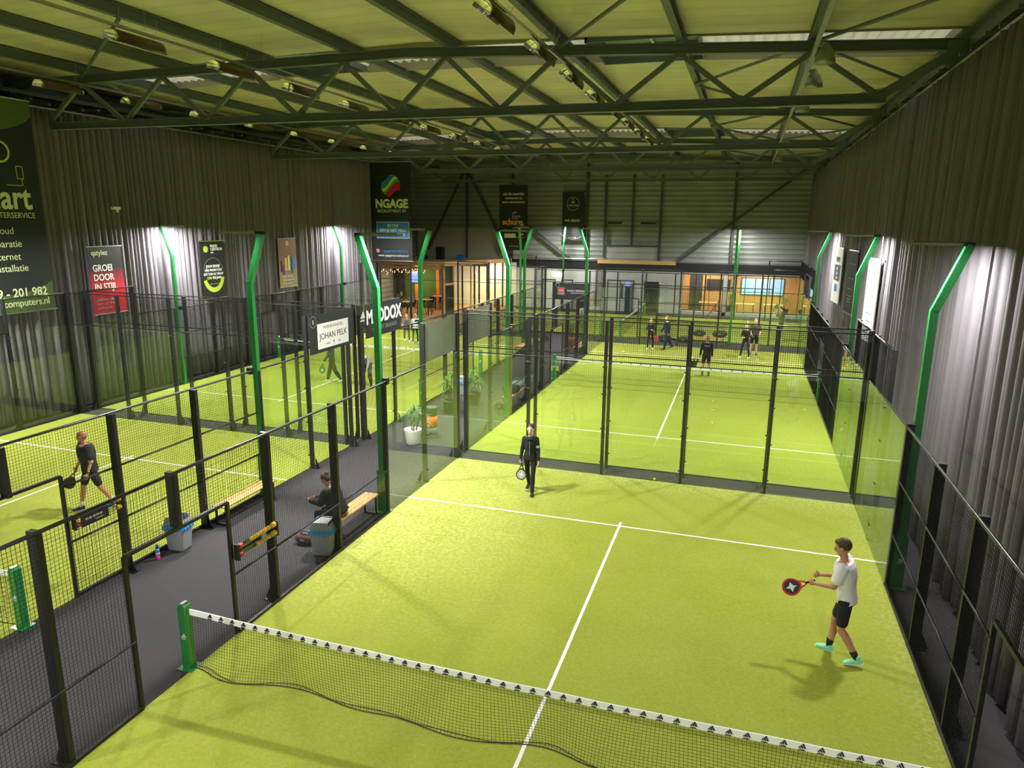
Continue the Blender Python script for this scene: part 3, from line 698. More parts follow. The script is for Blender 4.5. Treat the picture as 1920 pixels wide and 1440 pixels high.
# big banner on the left curtain
t = banner('huge dark banner for a computer service with phone number, at the left edge', (-13.98, 7.06, 3.5), PI/2, 2.9, 6.3, M['banner'])
e = MB(); n = 30                                                     # green foot with an elliptic upper edge, and green top
vs = [(2.9*i/n, 0, .0+1.25-.70*math.sqrt(max(0, 1-((i/n-.45)/.62)**2))) for i in range(n+1)]; vs2 = [(x, 0, .02) for x, _, _ in vs]
e.add(vs+vs2, [(i, i+1, n+2+i, n+1+i) for i in range(n)]); shape(t, e, m_gp, 0, 0)
e = MB(); vs = [(2.9*i/n, 0, 6.28-.95*math.sqrt(max(0, 1-((i/n-.45)/.62)**2))) for i in range(n+1)]; vs2 = [(x, 0, 6.29) for x, _, _ in vs]
e.add(vs+vs2, [(i, i+1, n+2+i, n+1+i) for i in range(n)]); shape(t, e, m_gp, 0, 0)
bt(t, 'Smart', .98, m_cr, 2.55, 3.12, 'RIGHT', .022, .86); bt(t, 'COMPUTERSERVICE', .235, M['creamink'], 2.62, 2.84, 'RIGHT', 0, .92)
for s_, z in (('Cloud', 2.37), ('Reparatie', 1.98), ('Internet', 1.6), ('+ installatie', 1.25)): bt(t, s_, .30, m_cr, 1.50, z, 'CENTER', 0, .95)
bt(t, '0599 - 201 982', .365, m_cr, 2.68, .48, 'RIGHT', .006, .95); bt(t, 'smartcomputers.nl', .30, m_cr, 2.72, .19, 'RIGHT', .004, .95)
shape(t, disc(.32, .26), M['limeink'], 1.75, 4.75); ph = MB()
for a, b, c, d in ((2.3, 4.0, .22, .02), (2.3, 4.36, .22, .02), (2.2, 4.18, .02, .38), (2.4, 4.18, .02, .38)): ph.box((a, 0, b), (c, .003, d))
ph.box((2.1, 0, 3.8), (.5, .003, .02)); ph.box((2.35, 0, 3.9), (.02, .003, .2)); shape(t, ph, M['limeink'], 0, 0)
# wave banner
t = banner('tall black banner with a red, green and blue wave emblem and blue box', (-14.05, 31.0, 4.05), 0, 2.6, 5.6, M['banner'])
def band(f0, f1, R=.62, n=26):
    mb = MB(); vs = []; xs = []
    for i in range(n+1):
        x = -R+2*R*i/n; c = math.sqrt(max(0, R*R-x*x)); a = max(-c, min(c, f0(x))); b = max(-c, min(c, f1(x))); vs += [(x, 0, a), (x, 0, b)]
    return mb.add(vs, [(2*i, 2*i+2, 2*i+3, 2*i+1) for i in range(n)])
wv = lambda off: (lambda x: off+.26*math.sin(x*3.6+.2)+.25*x)
for f0, f1, mm in ((wv(.26), wv(.62), M['blue']), (wv(.02), wv(.24), M['limeink']), (wv(-.16), wv(0), mat('mid_green_ink', (.08, .35, .03), .5)), (wv(-.62), wv(-.2), M['red'])): shape(t, band(f0, f1), mm, 1.3, 4.28)
bt(t, 'NGAGE', .66, m_cr, 1.33, 3.06, bold=.03, sx=.93); bt(t, 'RECRUITMENT BV', .245, m_cr, 1.33, 2.78, sx=.95)
shape(t, MB().box((0, 0, 0), (2.12, .003, .95)), m_cr, 1.37, 1.78); shape(t, MB().box((0, 0, 0), (2.06, .003, .89)), M['blue'], 1.37, 1.78, y=-.011)
for s_, z in (('BIJ ONS', 1.95), ('BEN JE NIET MEER', 1.69), ('WEG TE SLAAN!', 1.43)): bt(t, s_, .235, m_cr, 1.37, z, bold=.006, sx=.92, y=-.014)
bt(t, 'ngagerecruitment', .235, M['blue'], 1.5, .50); bt(t, 'www.ngagerecruitment.nl', .19, m_wh, 1.35, .25)
shape(t, MB().box((0, 0, 0), (.2, .003, .2)), mat('pink_ink', (.7, .2, .22), .5), .36, .58)
# tall black banner with orange word
t = banner('tall black banner with large orange word hanging before the back wall', (-10.02, 42.37, 4.37), 0, 2.12, 4.57, M['banner'], rods=False)
for s_, z in (('pak die oneerlijke', 3.86), ('voorsprong op', 3.58), ('jouw concurrenten', 3.30)): bt(t, s_, .215, m_wh, 1.07, z, bold=.004)
for s_, z in (('retail', 2.60), ('in', 2.47), ('marketing', 2.34), ('& sales', 2.21)): bt(t, s_, .15, m_wh, .98, z, 'LEFT')
bt(t, 'schurq.', .56, M['goldink'], 1.06, 1.80, bold=.02)
shape(t, MB().box((0, 0, 0), (.86, .003, .30)), m_cr, .82, 1.02); shape(t, MB().box((0, 0, 0), (.7, .003, .02)), m_wh, 1.6, .9)
for x in (1.62, 1.78): shape(t, disc(.07), M['goldink'], x, 1.12)
bt(t, 'www.schurq.nl', .12, m_wh, 1.1, .25)
# coffee banner
t = banner('black banner with a round cup emblem and copper coffee lettering', (-5.95, 44.7, 5.06), 0, 1.6, 3.48, M['banner'], rods=False)
shape(t, disc(.47, .45), m_wh, .78, 2.62); bt(t, 'CoffeeClick', .19, m_wh, .78, 2.45, sx=.85); shape(t, disc(.12, 0, a0=PI, a1=2*PI), m_cr, .78, 2.78); shape(t, MB().box((0, 0, 0), (.05, .003, .16)), m_cr, .78, 2.92)
bt(t, 'WE SERVE.', .25, m_wh, .78, 1.35, bold=.004); bt(t, 'COFFEE', .25, mat('copper_ink', (.30, .13, .05), .5), .78, .98); bt(t, 'ALL IN ONE', .11, m_wh, .78, .18)
shape(t, disc(1.2, 1.185, a0=PI*1.22, a1=PI*1.78), m_wh, .78, 1.3)
# banners on the left curtain
def vgrad(name, c0, c1, z0, z1):
    m = mat(name, c0, .5); n = m.node_tree; b = n.nodes['Principled BSDF']; tc = node(n, 'ShaderNodeTexCoord'); sp = node(n, 'ShaderNodeSeparateXYZ'); n.links.new(tc.outputs['Object'], sp.inputs[0])
    mp = node(n, 'ShaderNodeMapRange'); mp.inputs[1].default_value = z0; mp.inputs[2].default_value = z1; n.links.new(sp.outputs[2], mp.inputs[0])
    mx = node(n, 'ShaderNodeMix', data_type='RGBA'); mx.inputs[6].default_value = (*c0, 1); mx.inputs[7].default_value = (*c1, 1); n.links.new(mp.outputs[0], mx.inputs[0]); n.links.new(mx.outputs[2], b.inputs['Base Color']); return m
t = banner('red and black banner with bold white lines on the left curtain', (-13.98, 11.38, 3.1), PI/2, 1.38, 2.31, vgrad('red_print', (.62, .015, .03), (.012, .015, .013), .9, 1.6))
bt(t, 'qstylez', .24, m_cr, .12, 2.02, 'LEFT', .004)
for s_, z in (('GROEI', 1.48), ('DOOR', 1.16), ('IN STIJL.', .84)): bt(t, s_, .31, m_wh, .12, z, 'LEFT', .008, .9)
for s_, z in (('JURRIAAN NIEHOF', .46), ('06 53 131 19 95', .32), ('QSTYLEZ.NL', .18)): bt(t, s_, .11, mat('pale_red_ink', (.8, .5, .45), .5), .14, z, 'LEFT')
t = banner('black banner with a big tennis ball outline and lime accents on the left curtain', (-13.98, 16.62, 3.12), PI/2, 1.4, 2.36, M['banner'])
shape(t, disc(.13), M['limeink'], .35, 2.03)
for i in range(5): shape(t, MB().box((0, 0, 0), (.34-.05*abs(i-2), .002, .012)), M['limeink'], .35, 1.93+i*.05, y=-.008)
bt(t, 'PADEL', .15, m_wh, .62, 2.10, 'LEFT', .004); bt(t, 'CENTRUM', .15, m_wh, .62, 1.97, 'LEFT', .004); bt(t, 'BOL', .1, m_wh, .62, 1.85, 'LEFT')
shape(t, disc(.68, .655, sx=.9, a0=.3, a1=PI-.3), M['cgrey'], .7, 1.0); shape(t, disc(.70, .50, sx=.9, a0=PI*1.1, a1=PI*1.95), M['limeink'], .7, .95, y=-.008)
for s_, z in (('JOUW BEDRIJF', 1.28), ('HIER PROMOTEN?', 1.12), ('DAT KAN AL VANAF', .96)): bt(t, s_, .145, m_wh, .7, z, bold=.003, sx=.86)
bt(t, '\u20ac100', .145, M['limeink'], .44, .80, bold=.003, sx=.86); bt(t, 'PER JAAR', .145, m_wh, .88, .80, bold=.003, sx=.86); shape(t, MB().box((0, 0, 0), (.6, .002, .012)), M['limeink'], .72, .6)
t = banner('bronze banner picturing bottles on the left curtain', (-13.98, 21.78, 3.17), PI/2, 1.42, 2.32, vgrad('bronze_print', (.30, .24, .16), (.22, .09, .035), .6, 1.5))
shape(t, disc(.12), M['goldink'], .72, 2.08); bt(t, 'ELEGANTIE', .12, M['goldink'], .72, 1.82)
for x, z, w_, h_, mm in ((.2, 1.0, .12, .5, M['cnavy']), (.35, .82, .16, .45, mat('violet_ink', (.14, .04, .22), .5)), (.55, 1.1, .2, .6, M['goldink']), (.78, 1.15, .12, .7, m_cr), (1.0, 1.05, .1, .8, M['ink']), (1.2, 1.1, .2, .5, M['blue'])): shape(t, MB().box((0, 0, 0), (w_, .002, h_)), mm, x, z)
for z in (.52, .34, .18):
    for x in (.3, .46): shape(t, disc(.06), M['goldink'], x, z)
bt(t, 'SPECIAAL', .11, m_wh, .58, .48, 'LEFT'); bt(t, 'BACKWERK', .11, m_wh, .58, .3, 'LEFT'); bt(t, 'NOORD', .11, m_wh, .58, .14, 'LEFT')
# banners on the right curtain (seen very obliquely)
m_off = mat('off_white_print', (.72, .70, .66), .5)
t = banner('white hanging banner with faint grey lines on the right curtain, nearest of three', (10.6, 16.15, 3.05), -PI/2+.08, 1.3, 2.41, m_off, thick=.03)
bt(t, 'CBBS', .3, M['cgrey'], .65, 2.0, y=-.02)
for i, z in enumerate((1.85, 1.72, 1.35, 1.0, .82, .6, .42, .25)): shape(t, MB().box((0, 0, 0), (.5+.35*((i*37) % 5)/5, .003, .05)), M['cgrey'], .65, z, y=-.018)
shape(t, MB().box((0, 0, 0), (.3, .003, .2)), M['cgrey'], .65, 1.55, y=-.018)
t = banner('dark hanging banner on the right curtain between the two white ones', (10.6, 20.65, 3.35), -PI/2+.08, 1.35, 2.15, M['banner'], thick=.03)
for i, z in enumerate((1.7, 1.2, .85, .6, .5, .4)): shape(t, MB().box((0, 0, 0), (.9-.08*i, .003, .03)), M['cgrey'], .68, z, y=-.018)
t = banner('white hanging banner with blue panel on the right curtain, farthest of three', (10.6, 24.85, 3.3), -PI/2+.08, 1.42, 2.17, m_wh, thick=.03)
shape(t, MB().box((0, 0, 0), (1.1, .003, .62)), M['cnavy'], .71, 1.2, y=-.018); shape(t, MB().box((0, 0, 0), (.5, .003, .28)), M['blue'], .71, .6, y=-.018)
for i in range(3): shape(t, MB().box((0, 0, 0), (.22, .003, .1)), m_wh, .71, 1.0+.18*i, y=-.022)
bt(t, 'BWH', .3, M['cnavy'], .71, 1.62, y=-.02)
# boards on the fences
def board(lab, loc, rz, w, h): return banner(lab, loc, rz, w, h, M['banner'], 'advertising board', 'advertising_board', .02, False)
t = board('black advertising board with white wine merchant plate', (-3.2, 8.02, 3.0), PI/2, 2.14, 1.0)
shape(t, MB().box((0, 0, 0), (1.5, .004, .66)), m_off, 1.1, .42, y=-.012); bt(t, 'WIJNHANDEL', .12, M['cgrey'], 1.1, .60, sx=1.3, y=-.016); bt(t, 'JOHAN PELK', .235, M['ink'], 1.1, .33, y=-.016)
shape(t, disc(.05, 0, a0=PI, a1=2*PI), M['cgrey'], 1.1, .24, y=-.016); shape(t, MB().box((0, 0, 0), (.012, .002, .12)), M['cgrey'], 1.1, .19, y=-.016)
bt(t, 'ANNO', .07, M['cgrey'], .83, .17, y=-.016); bt(t, '1928', .07, M['cgrey'], 1.37, .17, y=-.016); shape(t, disc(.15, .135), M['cgrey'], .17, .83, y=-.014); bt(t, '5', .14, m_wh, .17, .78, y=-.014)
t = board('black advertising board with large white lettering beside the three-bar mark', (-3.2, 10.86, 3.0), PI/2, 2.2, 1.0)
bt(t, 'MADDOX', .56, m_wh, 1.12, .42, bold=.02, sx=.88, y=-.014); bt(t, 'LUXURY BRANDS', .17, M['cgrey'], 1.14, .18, sx=1.15, y=-.014); shape(t, disc(.15, .138), M['cgrey'], .17, .83, y=-.014)
t = board('black packaging board with small red emblem on the farthest fence', (-3.32, 32.9, 2.0), 0, 2.08, .95)
shape(t, MB().box((0, 0, 0), (.42, .003, .42)), M['cgrey'], .38, .48, y=-.013); shape(t, MB().box((0, 0, 0), (.34, .003, .22)), M['red'], .38, .52, y=-.016); bt(t, 'KIVO', .12, m_wh, .38, .475, y=-.019)
bt(t, 'PLASTIC VERPAKKING', .135, m_wh, 1.34, .47, y=-.014, sx=.88); bt(t, 'INNOVATIE IN VERPAKKEN', .07, m_wh, 1.4, .36, y=-.014); shape(t, disc(.11, .1), m_wh, .17, .81, y=-.014)
mark(.3, M['white'], None, (-3.2, 10.66, 3.55), (0, 0, PI/2), name='post_emblem').location = (-3.2, 10.68, 3.62)
em = [o for o in C.objects if o.name.startswith('post_emblem')][0]; tag(em, 'white three-bar mark on top of the post left of the large white lettering', 'emblem')
p2 = MB().box((-3.27, 10.66, 2.0), (.1, .2, 4.0)); tag(p2.build('wide_post', M['black']), 'wide black steel post carrying the white three-bar mark', 'post')
for y, lab in ((7.98, 'grey windscreen cloth fixed on the side of the nearest court'), (10.82, 'grey windscreen cloth fixed on the side of the training court')):
    o = MB().box((-.03, y+1.0, 3.5), (.006, 1.96, .94)).build('windscreen', M['gauze']); tag(o, lab, 'windscreen', 'grey windscreens')
# ---------------------------------------------------------------- timber lounge at the far left
def lounge():
    t = thing('lounge_pavilion', 'timber lounge pavilion with flat roof, glass side and green moss wall', 'pavilion', (-12.6, 38.2, 0))
    P = lambda x, y, z=0: (x+12.6, y-38.2, z)
    r = MB(); r.prism([(0, 0)], .1) if False else None
    vs = [P(-18, 38.0, 3.48), P(-12.45, 38.0, 3.48), P(-9.9, 44.95, 3.48), P(-18, 44.95, 3.48)]; vs += [(x, y, z+.14) for x, y, z in vs]
    r = MB().add(vs, [(0, 1, 2, 3), (7, 6, 5, 4), (0, 4, 5, 1), (1, 5, 6, 2), (2, 6, 7, 3), (3, 7, 4, 0)]); r.build('roof', M['beige'], t)
    f = MB(); f.bar(P(-18, 37.97, 3.5), P(-12.42, 37.97, 3.5), .04, .3); f.bar(P(-12.42, 37.97, 3.5), P(-9.9, 44.9, 3.5), .04, .3); f.build('fascia', M['pine'], t)
    g = MB(); g.bar(P(-18, 38.1, 3.2), P(-12.5, 38.1, 3.2), .12, .16); g.build('front_beam', M['pine'], t)
    for x in (-12.62,): MB().box(P(x, 38.1, 1.6), (.24, .16, 3.2)).build('timber_post', M['pine'], t)
    A, B = Vector(P(-12.55, 38.2)), Vector(P(-10.0, 44.9)); d = B-A
    for k in range(9):
        p = A+d*(k/8); mm = M['black'] if k not in (1, 3) else M['pine']
        MB().box((p.x, p.y, 1.7), (.1, .1, 3.4)).build('mullion', mm, t)
    for k in range(8):
        p, q = A+d*(k/8), A+d*((k+1)/8)
        MB().bar((p.x, p.y, 1.7), (q.x, q.y, 1.7), .012, 3.3).build('glass_pane', M['glass'], t)
    MB().bar((A.x, A.y, 2.1), (A.x+d.x/8, A.y+d.y/8, 2.1), .1, .14).build('window_sill', M['pine'], t)
    MB().bar((A.x, A.y, 1.0), (A.x+d.x/8, A.y+d.y/8, 1.0), .06, 2.0).build('black_panel', M['black'], t)
    MB().box(P(-15.6, 41.2, 1.65), (4.9, .15, 3.3)).build('moss_wall', M['moss'], t)
    for x in (-15.7, -14.0): MB().box(P(x-.1, 40.6, 1.65), (.24, .2, 3.3)).build('orange_post', M['pine2'], t)
    MB().box(P(-17.2, 40.9, 1.65), (.4, .3, 3.3)).build('dark_post', M['black'], t)
    MB().box(P(-10.7, 44.93, 1.7), (2.4, .05, 3.3)).build('end_wall', M['wallw'], t)
    return t
lounge()
tag(MB().box((-13.9, 38.2, .012), (8.2, 13.6, .024)).build('wooden_deck', M['deck']), 'orange brown wooden floor under the lounge tables', 'wooden floor')
t = thing('television', 'lit television hanging in the lounge before the moss wall', 'television', (-15.3, 39.4, 2.45))
MB().box((0, .03, 0), (.95, .06, .95)).build('casing', M['black'], t); MB().box((0, -.005, 0), (.8, .01, .8)).build('screen', M['screen'], t); MB().box((0, .06, .75), (.05, .05, .6)).build('bracket', M['black'], t)
def table(x, y, w, lab):
    t = thing('high_table', lab, 'table', (x, y, .024), 0, 'high tables of the lounge')
    MB().box((0, 0, 1.08), (w, .7, .05)).build('tabletop', M['pine2'], t)
    for sx in (-1, 1):
        for sy in (-1, 1): MB().box((sx*(w/2-.1), sy*.25, .53), (.05, .05, 1.06)).build('leg', M['black'], t)
table(-14.6, 35.6, 1.3, 'high table in the lounge where three guests sit'); table(-13.7, 37.3, 1.0, 'high table left of the timber corner post'); table(-13.35, 39.6, 1.5, 'high table just inside the timber corner post')
stool0 = None
def stool(x, y, lab):
    global stool0
    if stool0 is None:
        r = bpy.data.objects.new('bar_stool', None); C.objects.link(r)
        MB().lathe((0, 0, .74), [(.15, 0), (.19, .02), (.19, .05), (.14, .07)], 12).build('seat', M['black'], r)
        MB().box((0, .18, .95), (.34, .03, .3)).build('backrest', M['black'], r)
        for sx in (-1, 1):
            for sy in (-1, 1): MB().cyl((sx*.19, sy*.19, 0), (sx*.1, sy*.1, .75), .015, 6).build('leg', M['black'], r)
        stool0 = m = r
    else: m = copy_tree(stool0)
    m.location = (x, y, .024); tag(m, lab, 'bar stool', 'black bar stools of the lounge')
for x, y, lab in ((-14.45, 34.68, 'black bar stool under the guest in the green jacket'), (-15.05, 36.62, 'black bar stool under the guest facing the court on the left'), (-14.25, 36.62, 'black bar stool under the guest in the pale top'), (-14.2, 38.0, 'black bar stool at the middle high table, on its left'), (-13.6, 38.0, 'black bar stool at the middle high table, on its right'), (-13.9, 38.9, 'black bar stool at the inner high table, left one'), (-13.2, 38.9, 'black bar stool at the inner high table, right one'), (-16.2, 35.4, 'black bar stool left of the seated lounge guests')): stool(x, y, lab)
t = thing('string_lights', 'tangle of warm red string lights under the lounge beam', 'string lights', (-16.6, 38.6, 2.9))
wr = MB(); rnd = random.Random(4); me = MB().ball((0, 0, 0), .028, 6, 4).mesh('bulb', M['bulb']); pts = []
for i in range(44):
    f = i/43; pts.append((-1.0+3.4*f, .15*math.sin(i*1.7), .12*math.sin(i*.9)-.35*max(0, .35-f)*rnd.random()*2.4))
wr.path(pts, .006, 3); wr.build('cable', M['black'], t)
for p in pts: link('bulb', me, t, p)
for x, y, z in ((-15.5, 39.5, 3.35), (-12.6, 42.5, 3.35), (-11.2, 43.8, 3.35)):
    ll = bpy.data.lights.new('lounge_lamp', 'AREA'); ll.energy = 130; ll.size = .8; ll.color = (1, .72, .45)
    o = bpy.data.objects.new('lounge_lamp', ll); C.objects.link(o); o.location = (x, y, z)
tag(MB().lathe((-11.7, 41.9, 2.62), [(.02, .3), (.03, .12), (.14, 0), (.12, 0)], 12).build('pendant_lamp', M['bulb']), 'glowing pendant lamp behind the lounge glass', 'pendant lamp')
for i, (x, y, z, d, m, nm, lab) in enumerate(((-14.3, 41.5, 3.62, (.5, .5, .9), 'black', 'speaker_cabinet', 'black box standing on the lounge roof'), (-12.9, 42, 3.62, (.5, .4, .35), 'blue', 'tool_bag', 'blue bag lying on the lounge roof'), (-15.3, 41, 3.62, (.4, .3, .3), 'navyp', 'storage_crate', 'small dark crate at the left of the lounge roof'))):
    mb = MB(); mb.box((x, y, z+d[2]/2), d); mb.box((x, y-.01, z+d[2]*.8), (d[0]*1.06, d[1]*1.04, d[2]*.1)); mb.cyl((x-d[0]*.2, y, z+d[2]*1.08), (x+d[0]*.2, y, z+d[2]*1.08), .025, 6); tag(mb.build(nm, M[m]), lab, 'box' if i != 1 else 'bag')
t = thing('tripod_stand', 'thin tripod stand on the lounge roof beside the black box', 'tripod', (-15.0, 42.5, 3.62))
for a in range(3): MB().cyl((.4*math.cos(a*2.1), .4*math.sin(a*2.1), 0), (0, 0, .7), .02, 6).build('leg', M['cgrey'], t)
MB().cyl((0, 0, .6), (0, 0, 1.9), .018, 6).build('pole', M['cgrey'], t); MB().box((0, 0, 1.9), (.5, .03, .03)).build('crossbar', M['cgrey'], t)
t = thing('exit_sign', 'bright lit sign above the clubhouse door', 'sign', (-6.2, 44.93, 2.55)); MB().box((0, 0, 0), (.6, .06, .28)).build('lit_panel', M['exit'], t); MB().box((0, .02, .16), (.62, .08, .03)).build('cover', M['black'], t)
t = thing('vending_machine', 'slim dark teal vending column before the clubhouse doors', 'vending machine', (-.9, 44.7, 0)); MB().box((0, 0, .95), (.35, .35, 1.9)).build('cabinet', mat('teal', (.02, .08, .10), .4), t); MB().box((0, -.18, 2.05), (.3, .02, .3)).build('screen', M['screen'], t)
# ---------------------------------------------------------------- old lamp troughs under the roof
def arc_shell(r, a0, a1, ln, t=.006, n=10):
    mb = MB(); vs = []
    for i in range(n+1):
        a = a0+(a1-a0)*i/n
        for rr in (r, r-t):
            for y in (-ln/2, ln/2): vs.append((rr*math.sin(a), y, rr*math.cos(a)))
    fs = []
    for i in range(n):
        b = 4*i; fs += [(b, b+1, b+5, b+4), (b+2, b+6, b+7, b+3), (b, b+4, b+6, b+2), (b+1, b+3, b+7, b+5)]
    return mb.add(vs, fs)
m_br = mat('brown_reflector_back', (.12, .075, .03), .4, .4); m_mir = mat('mirror_reflector', (.75, .75, .70), .12, 1)
trough0 = None
def trough(x, y, lab, tilt):
    global trough0
    if trough0 is None:
        r = bpy.data.objects.new('lamp_trough', None); C.objects.link(r)
        arc_shell(.20, -1.5, 1.5, 1.25).build('outer_cover', m_br, r, smooth=True); arc_shell(.19, -1.7, 1.7, 1.35).build('mirror_reflector', m_mir, r, smooth=True)
        MB().cyl((0, -.55, .03), (0, .55, .03), .018, 8).build('tube', M['white'], r)
        for s in (-.5, .5): MB().cyl((0, s, .2), (0, s, .62), .006, 4).build('hanger', M['chrome'], r)
        trough0 = m = r
    else: m = copy_tree(trough0)
    m.location = (x, y, 9.95); m.rotation_euler = (0, tilt, 0); tag(m, lab, 'lamp', 'mirror lamp troughs under the roof')
place = ['nearest to the camera', 'second from the camera', 'third from the camera', 'fourth from the camera', 'fifth from the camera', 'sixth from the camera', 'seventh from the camera', 'eighth from the camera', 'ninth from the camera', 'tenth from the camera']
for rx, nm, y0, n, tl in ((2.5, 'middle', 6.0, 9, .55), (-5.5, 'left of centre', 5.75, 9, .25), (-12.0, 'leftmost', 9.4, 8, .2)):
    c = thing('cable_duct', 'thin cable duct carrying the %s row of mirror lamps' % nm, 'cable duct', (rx, 0, 10.22)); MB().bar((0, -8, 0), (0, 44, 0), .05, .06).build('duct', M['chrome'], c)
    for y in range(-6, 44, 4): MB().cyl((0, y, 0), (0, y, .9), .005, 4).build('hanger', M['chrome'], c)
    for i in range(n): trough(rx-.05, y0+3*i, 'mirror lamp trough of the %s row, %s' % (nm, place[i]), tl)
c = thing('cable_duct', 'pale cable duct carrying the bell lamps near the right curtain', 'cable duct', (8.22, 0, 10.12)); MB().bar((0, -8, 0), (0, 44, 0), .085, .09).build('duct', M['lamp'], c)
for y in range(-6, 44, 4): MB().cyl((0, y, 0), (0, y, .40), .008, 4).build('hanger', M['chrome'], c)
for i, (y, nm) in enumerate(((10.4, 'nearest'), (13.3, 'second'), (17.5, 'third'), (28.5, 'fourth'), (36.5, 'fifth'))):
    o = thing('bell_lamp', 'unlit bell shaped lamp by the right roof duct, %s from the camera' % nm, 'lamp', (8.42, y, 9.75), 0, 'bell lamps along the right duct')
    MB().lathe((0, 0, 0), [(.22, 0), (.21, .08), (.15, .26), (.07, .36), (.05, .4)], 16).build('shade', mat('bell_shade%d' % i, (.30, .34, .24), .35, .4), o, smooth=True); MB().box((-.08, 0, .38), (.2, .1, .08)).build('gear_box', M['lamp'], o)
tag(MB().box((-13.95, 12.72, 6.7), (.12, .3, .1)).add([], []).box((-13.9, 12.72, 6.62), (.05, .08, .12)).build('sensor_box', M['white']), 'small white sensor box on the left curtain above the red banner', 'sensor')
# ---------------------------------------------------------------- benches, bins, plants, small things
bench0 = None
def bench(x, y, rz, lab):
    global bench0
    if bench0 is None:
        r = bpy.data.objects.new('bench', None); C.objects.link(r)
        for k in (-1, 0, 1): MB().box((k*.115, 0, .445), (.105, 1.75, .03)).build('slat', M['pine'], r)
        for s in (-1, 1):
            for k in (-1, 1): MB().box((k*.14, s*.78, .2), (.035, .035, .4)).build('leg', M['black'], r)
            MB().box((0, s*.78, .415), (.32, .035, .03)).build('crossbar', M['black'], r); MB().box((0, s*.78, .03), (.3, .035, .03)).build('foot_bar', M['black'], r)
        bench0 = m = r
    else: m = copy_tree(bench0)
    m.location = (x, y, 0); m.rotation_euler = (0, 0, rz); tag(m, lab, 'bench', 'pine benches beside the courts')
for x, y, rz, lab in ((-.36, 5.02, 0, 'pine slat bench on which the person in a black puffy jacket sits'), (-3.02, 5.0, 0, 'empty pine slat bench against the left court fence'),
    (-.36, 16.2, 0, 'pine bench loaded with dark bags beside the training court'), (-3.05, 26.0, 0, 'far empty pine bench at the left side of the aisle'), (-.36, 26.9, 0, 'far pine bench at the right side of the aisle'), (5.5, 31.75, PI/2, 'pine bench with bags behind the coach')): bench(x, y, rz, lab)
def bin_(x, y, rz, lab, swing):
    t = thing('waste_bin', lab, 'waste bin', (x, y, 0), rz, 'grey bins with blue liners')
    b = MB(); w0, d0, w1, d1, h = .17, .14, .21, .17, .52
    vs = [(sx*w, sy*d, z) for z, w, d in ((0, w0, d0), (h, w1, d1)) for sx, sy in ((-1, -1), (1, -1), (1, 1), (-1, 1))]
    b.add(vs, [(3, 2, 1, 0), (4, 5, 6, 7)]+[(i, (i+1) % 4, 4+(i+1) % 4, 4+i) for i in range(4)]); o = b.build('body', M['binm'], t); md = o.modifiers.new('b', 'BEVEL'); md.width = .03; md.segments = 3
    l = MB(); l.box((0, 0, .50), (.445, .365, .07)); 
    for i in range(16):
        a = 2*PI*i/16; l.box((.21*math.copysign(min(1, abs(math.cos(a))*1.3), math.cos(a)), .17*math.copysign(min(1, abs(math.sin(a))*1.3), math.sin(a)), .465+.008*math.sin(i*2.3)), (.06, .05, .04))
    l.build('liner', M['bluebag'], t)
    c = MB()
    for s in (-1, 1): c.prism([(-.2, .53), (.2, .53), (.14, .70), (-.14, .70)], .02, None, (0, s*.155, 0))
    for s in (-1, 1): c.bar((s*.205, 0, .53), (s*.165, 0, .63), .3, .012, up=(1, 0, 0))
    c.build('lid_frame', M['binm'], t)
    f = MB(); f.box((0, 0, 0), (.30, .29, .012)); o = f.build('swing_flap', M['binm'] if swing < .5 else M['cgrey'], t); o.location = (0, 0, .68); o.rotation_euler = (0, swing, 0)
bin_(-.28, 3.8, .25, 'grey swing-lid bin with blue liner by the seated person', .05); bin_(-3.07, 3.05, .1, 'grey bin with open flap and blue liner near the gradient water bottle', 1.1)
bin_(-2.7, 16.9, .1, 'grey bin with blue liner seen far down the aisle between glass walls', .1); bin_(-.3, 17.8, .1, 'grey bin with blue liner beyond the bags on the bench', .1)
t = thing('water_bottle', 'small blue to pink water bottle standing on the dark carpet', 'bottle', (-3.11, 2.53, 0))
MB().lathe((0, 0, 0), [(.036, 0), (.038, .01), (.038, .08)], 16).build('pink_base', M['magenta'], t, smooth=True); MB().lathe((0, 0, .08), [(.038, 0), (.038, .07)], 16).build('lilac_body', M['lilac'], t, smooth=True)
MB().lathe((0, 0, .15), [(.038, 0), (.037, .06), (.028, .08)], 16).build('cyan_shoulder', M['cyan'], t, smooth=True); MB().lathe((0, 0, .23), [(.03, 0), (.03, .05), (.018, .06), (.018, .08)], 16).build('cap', M['navyp'], t, smooth=True)
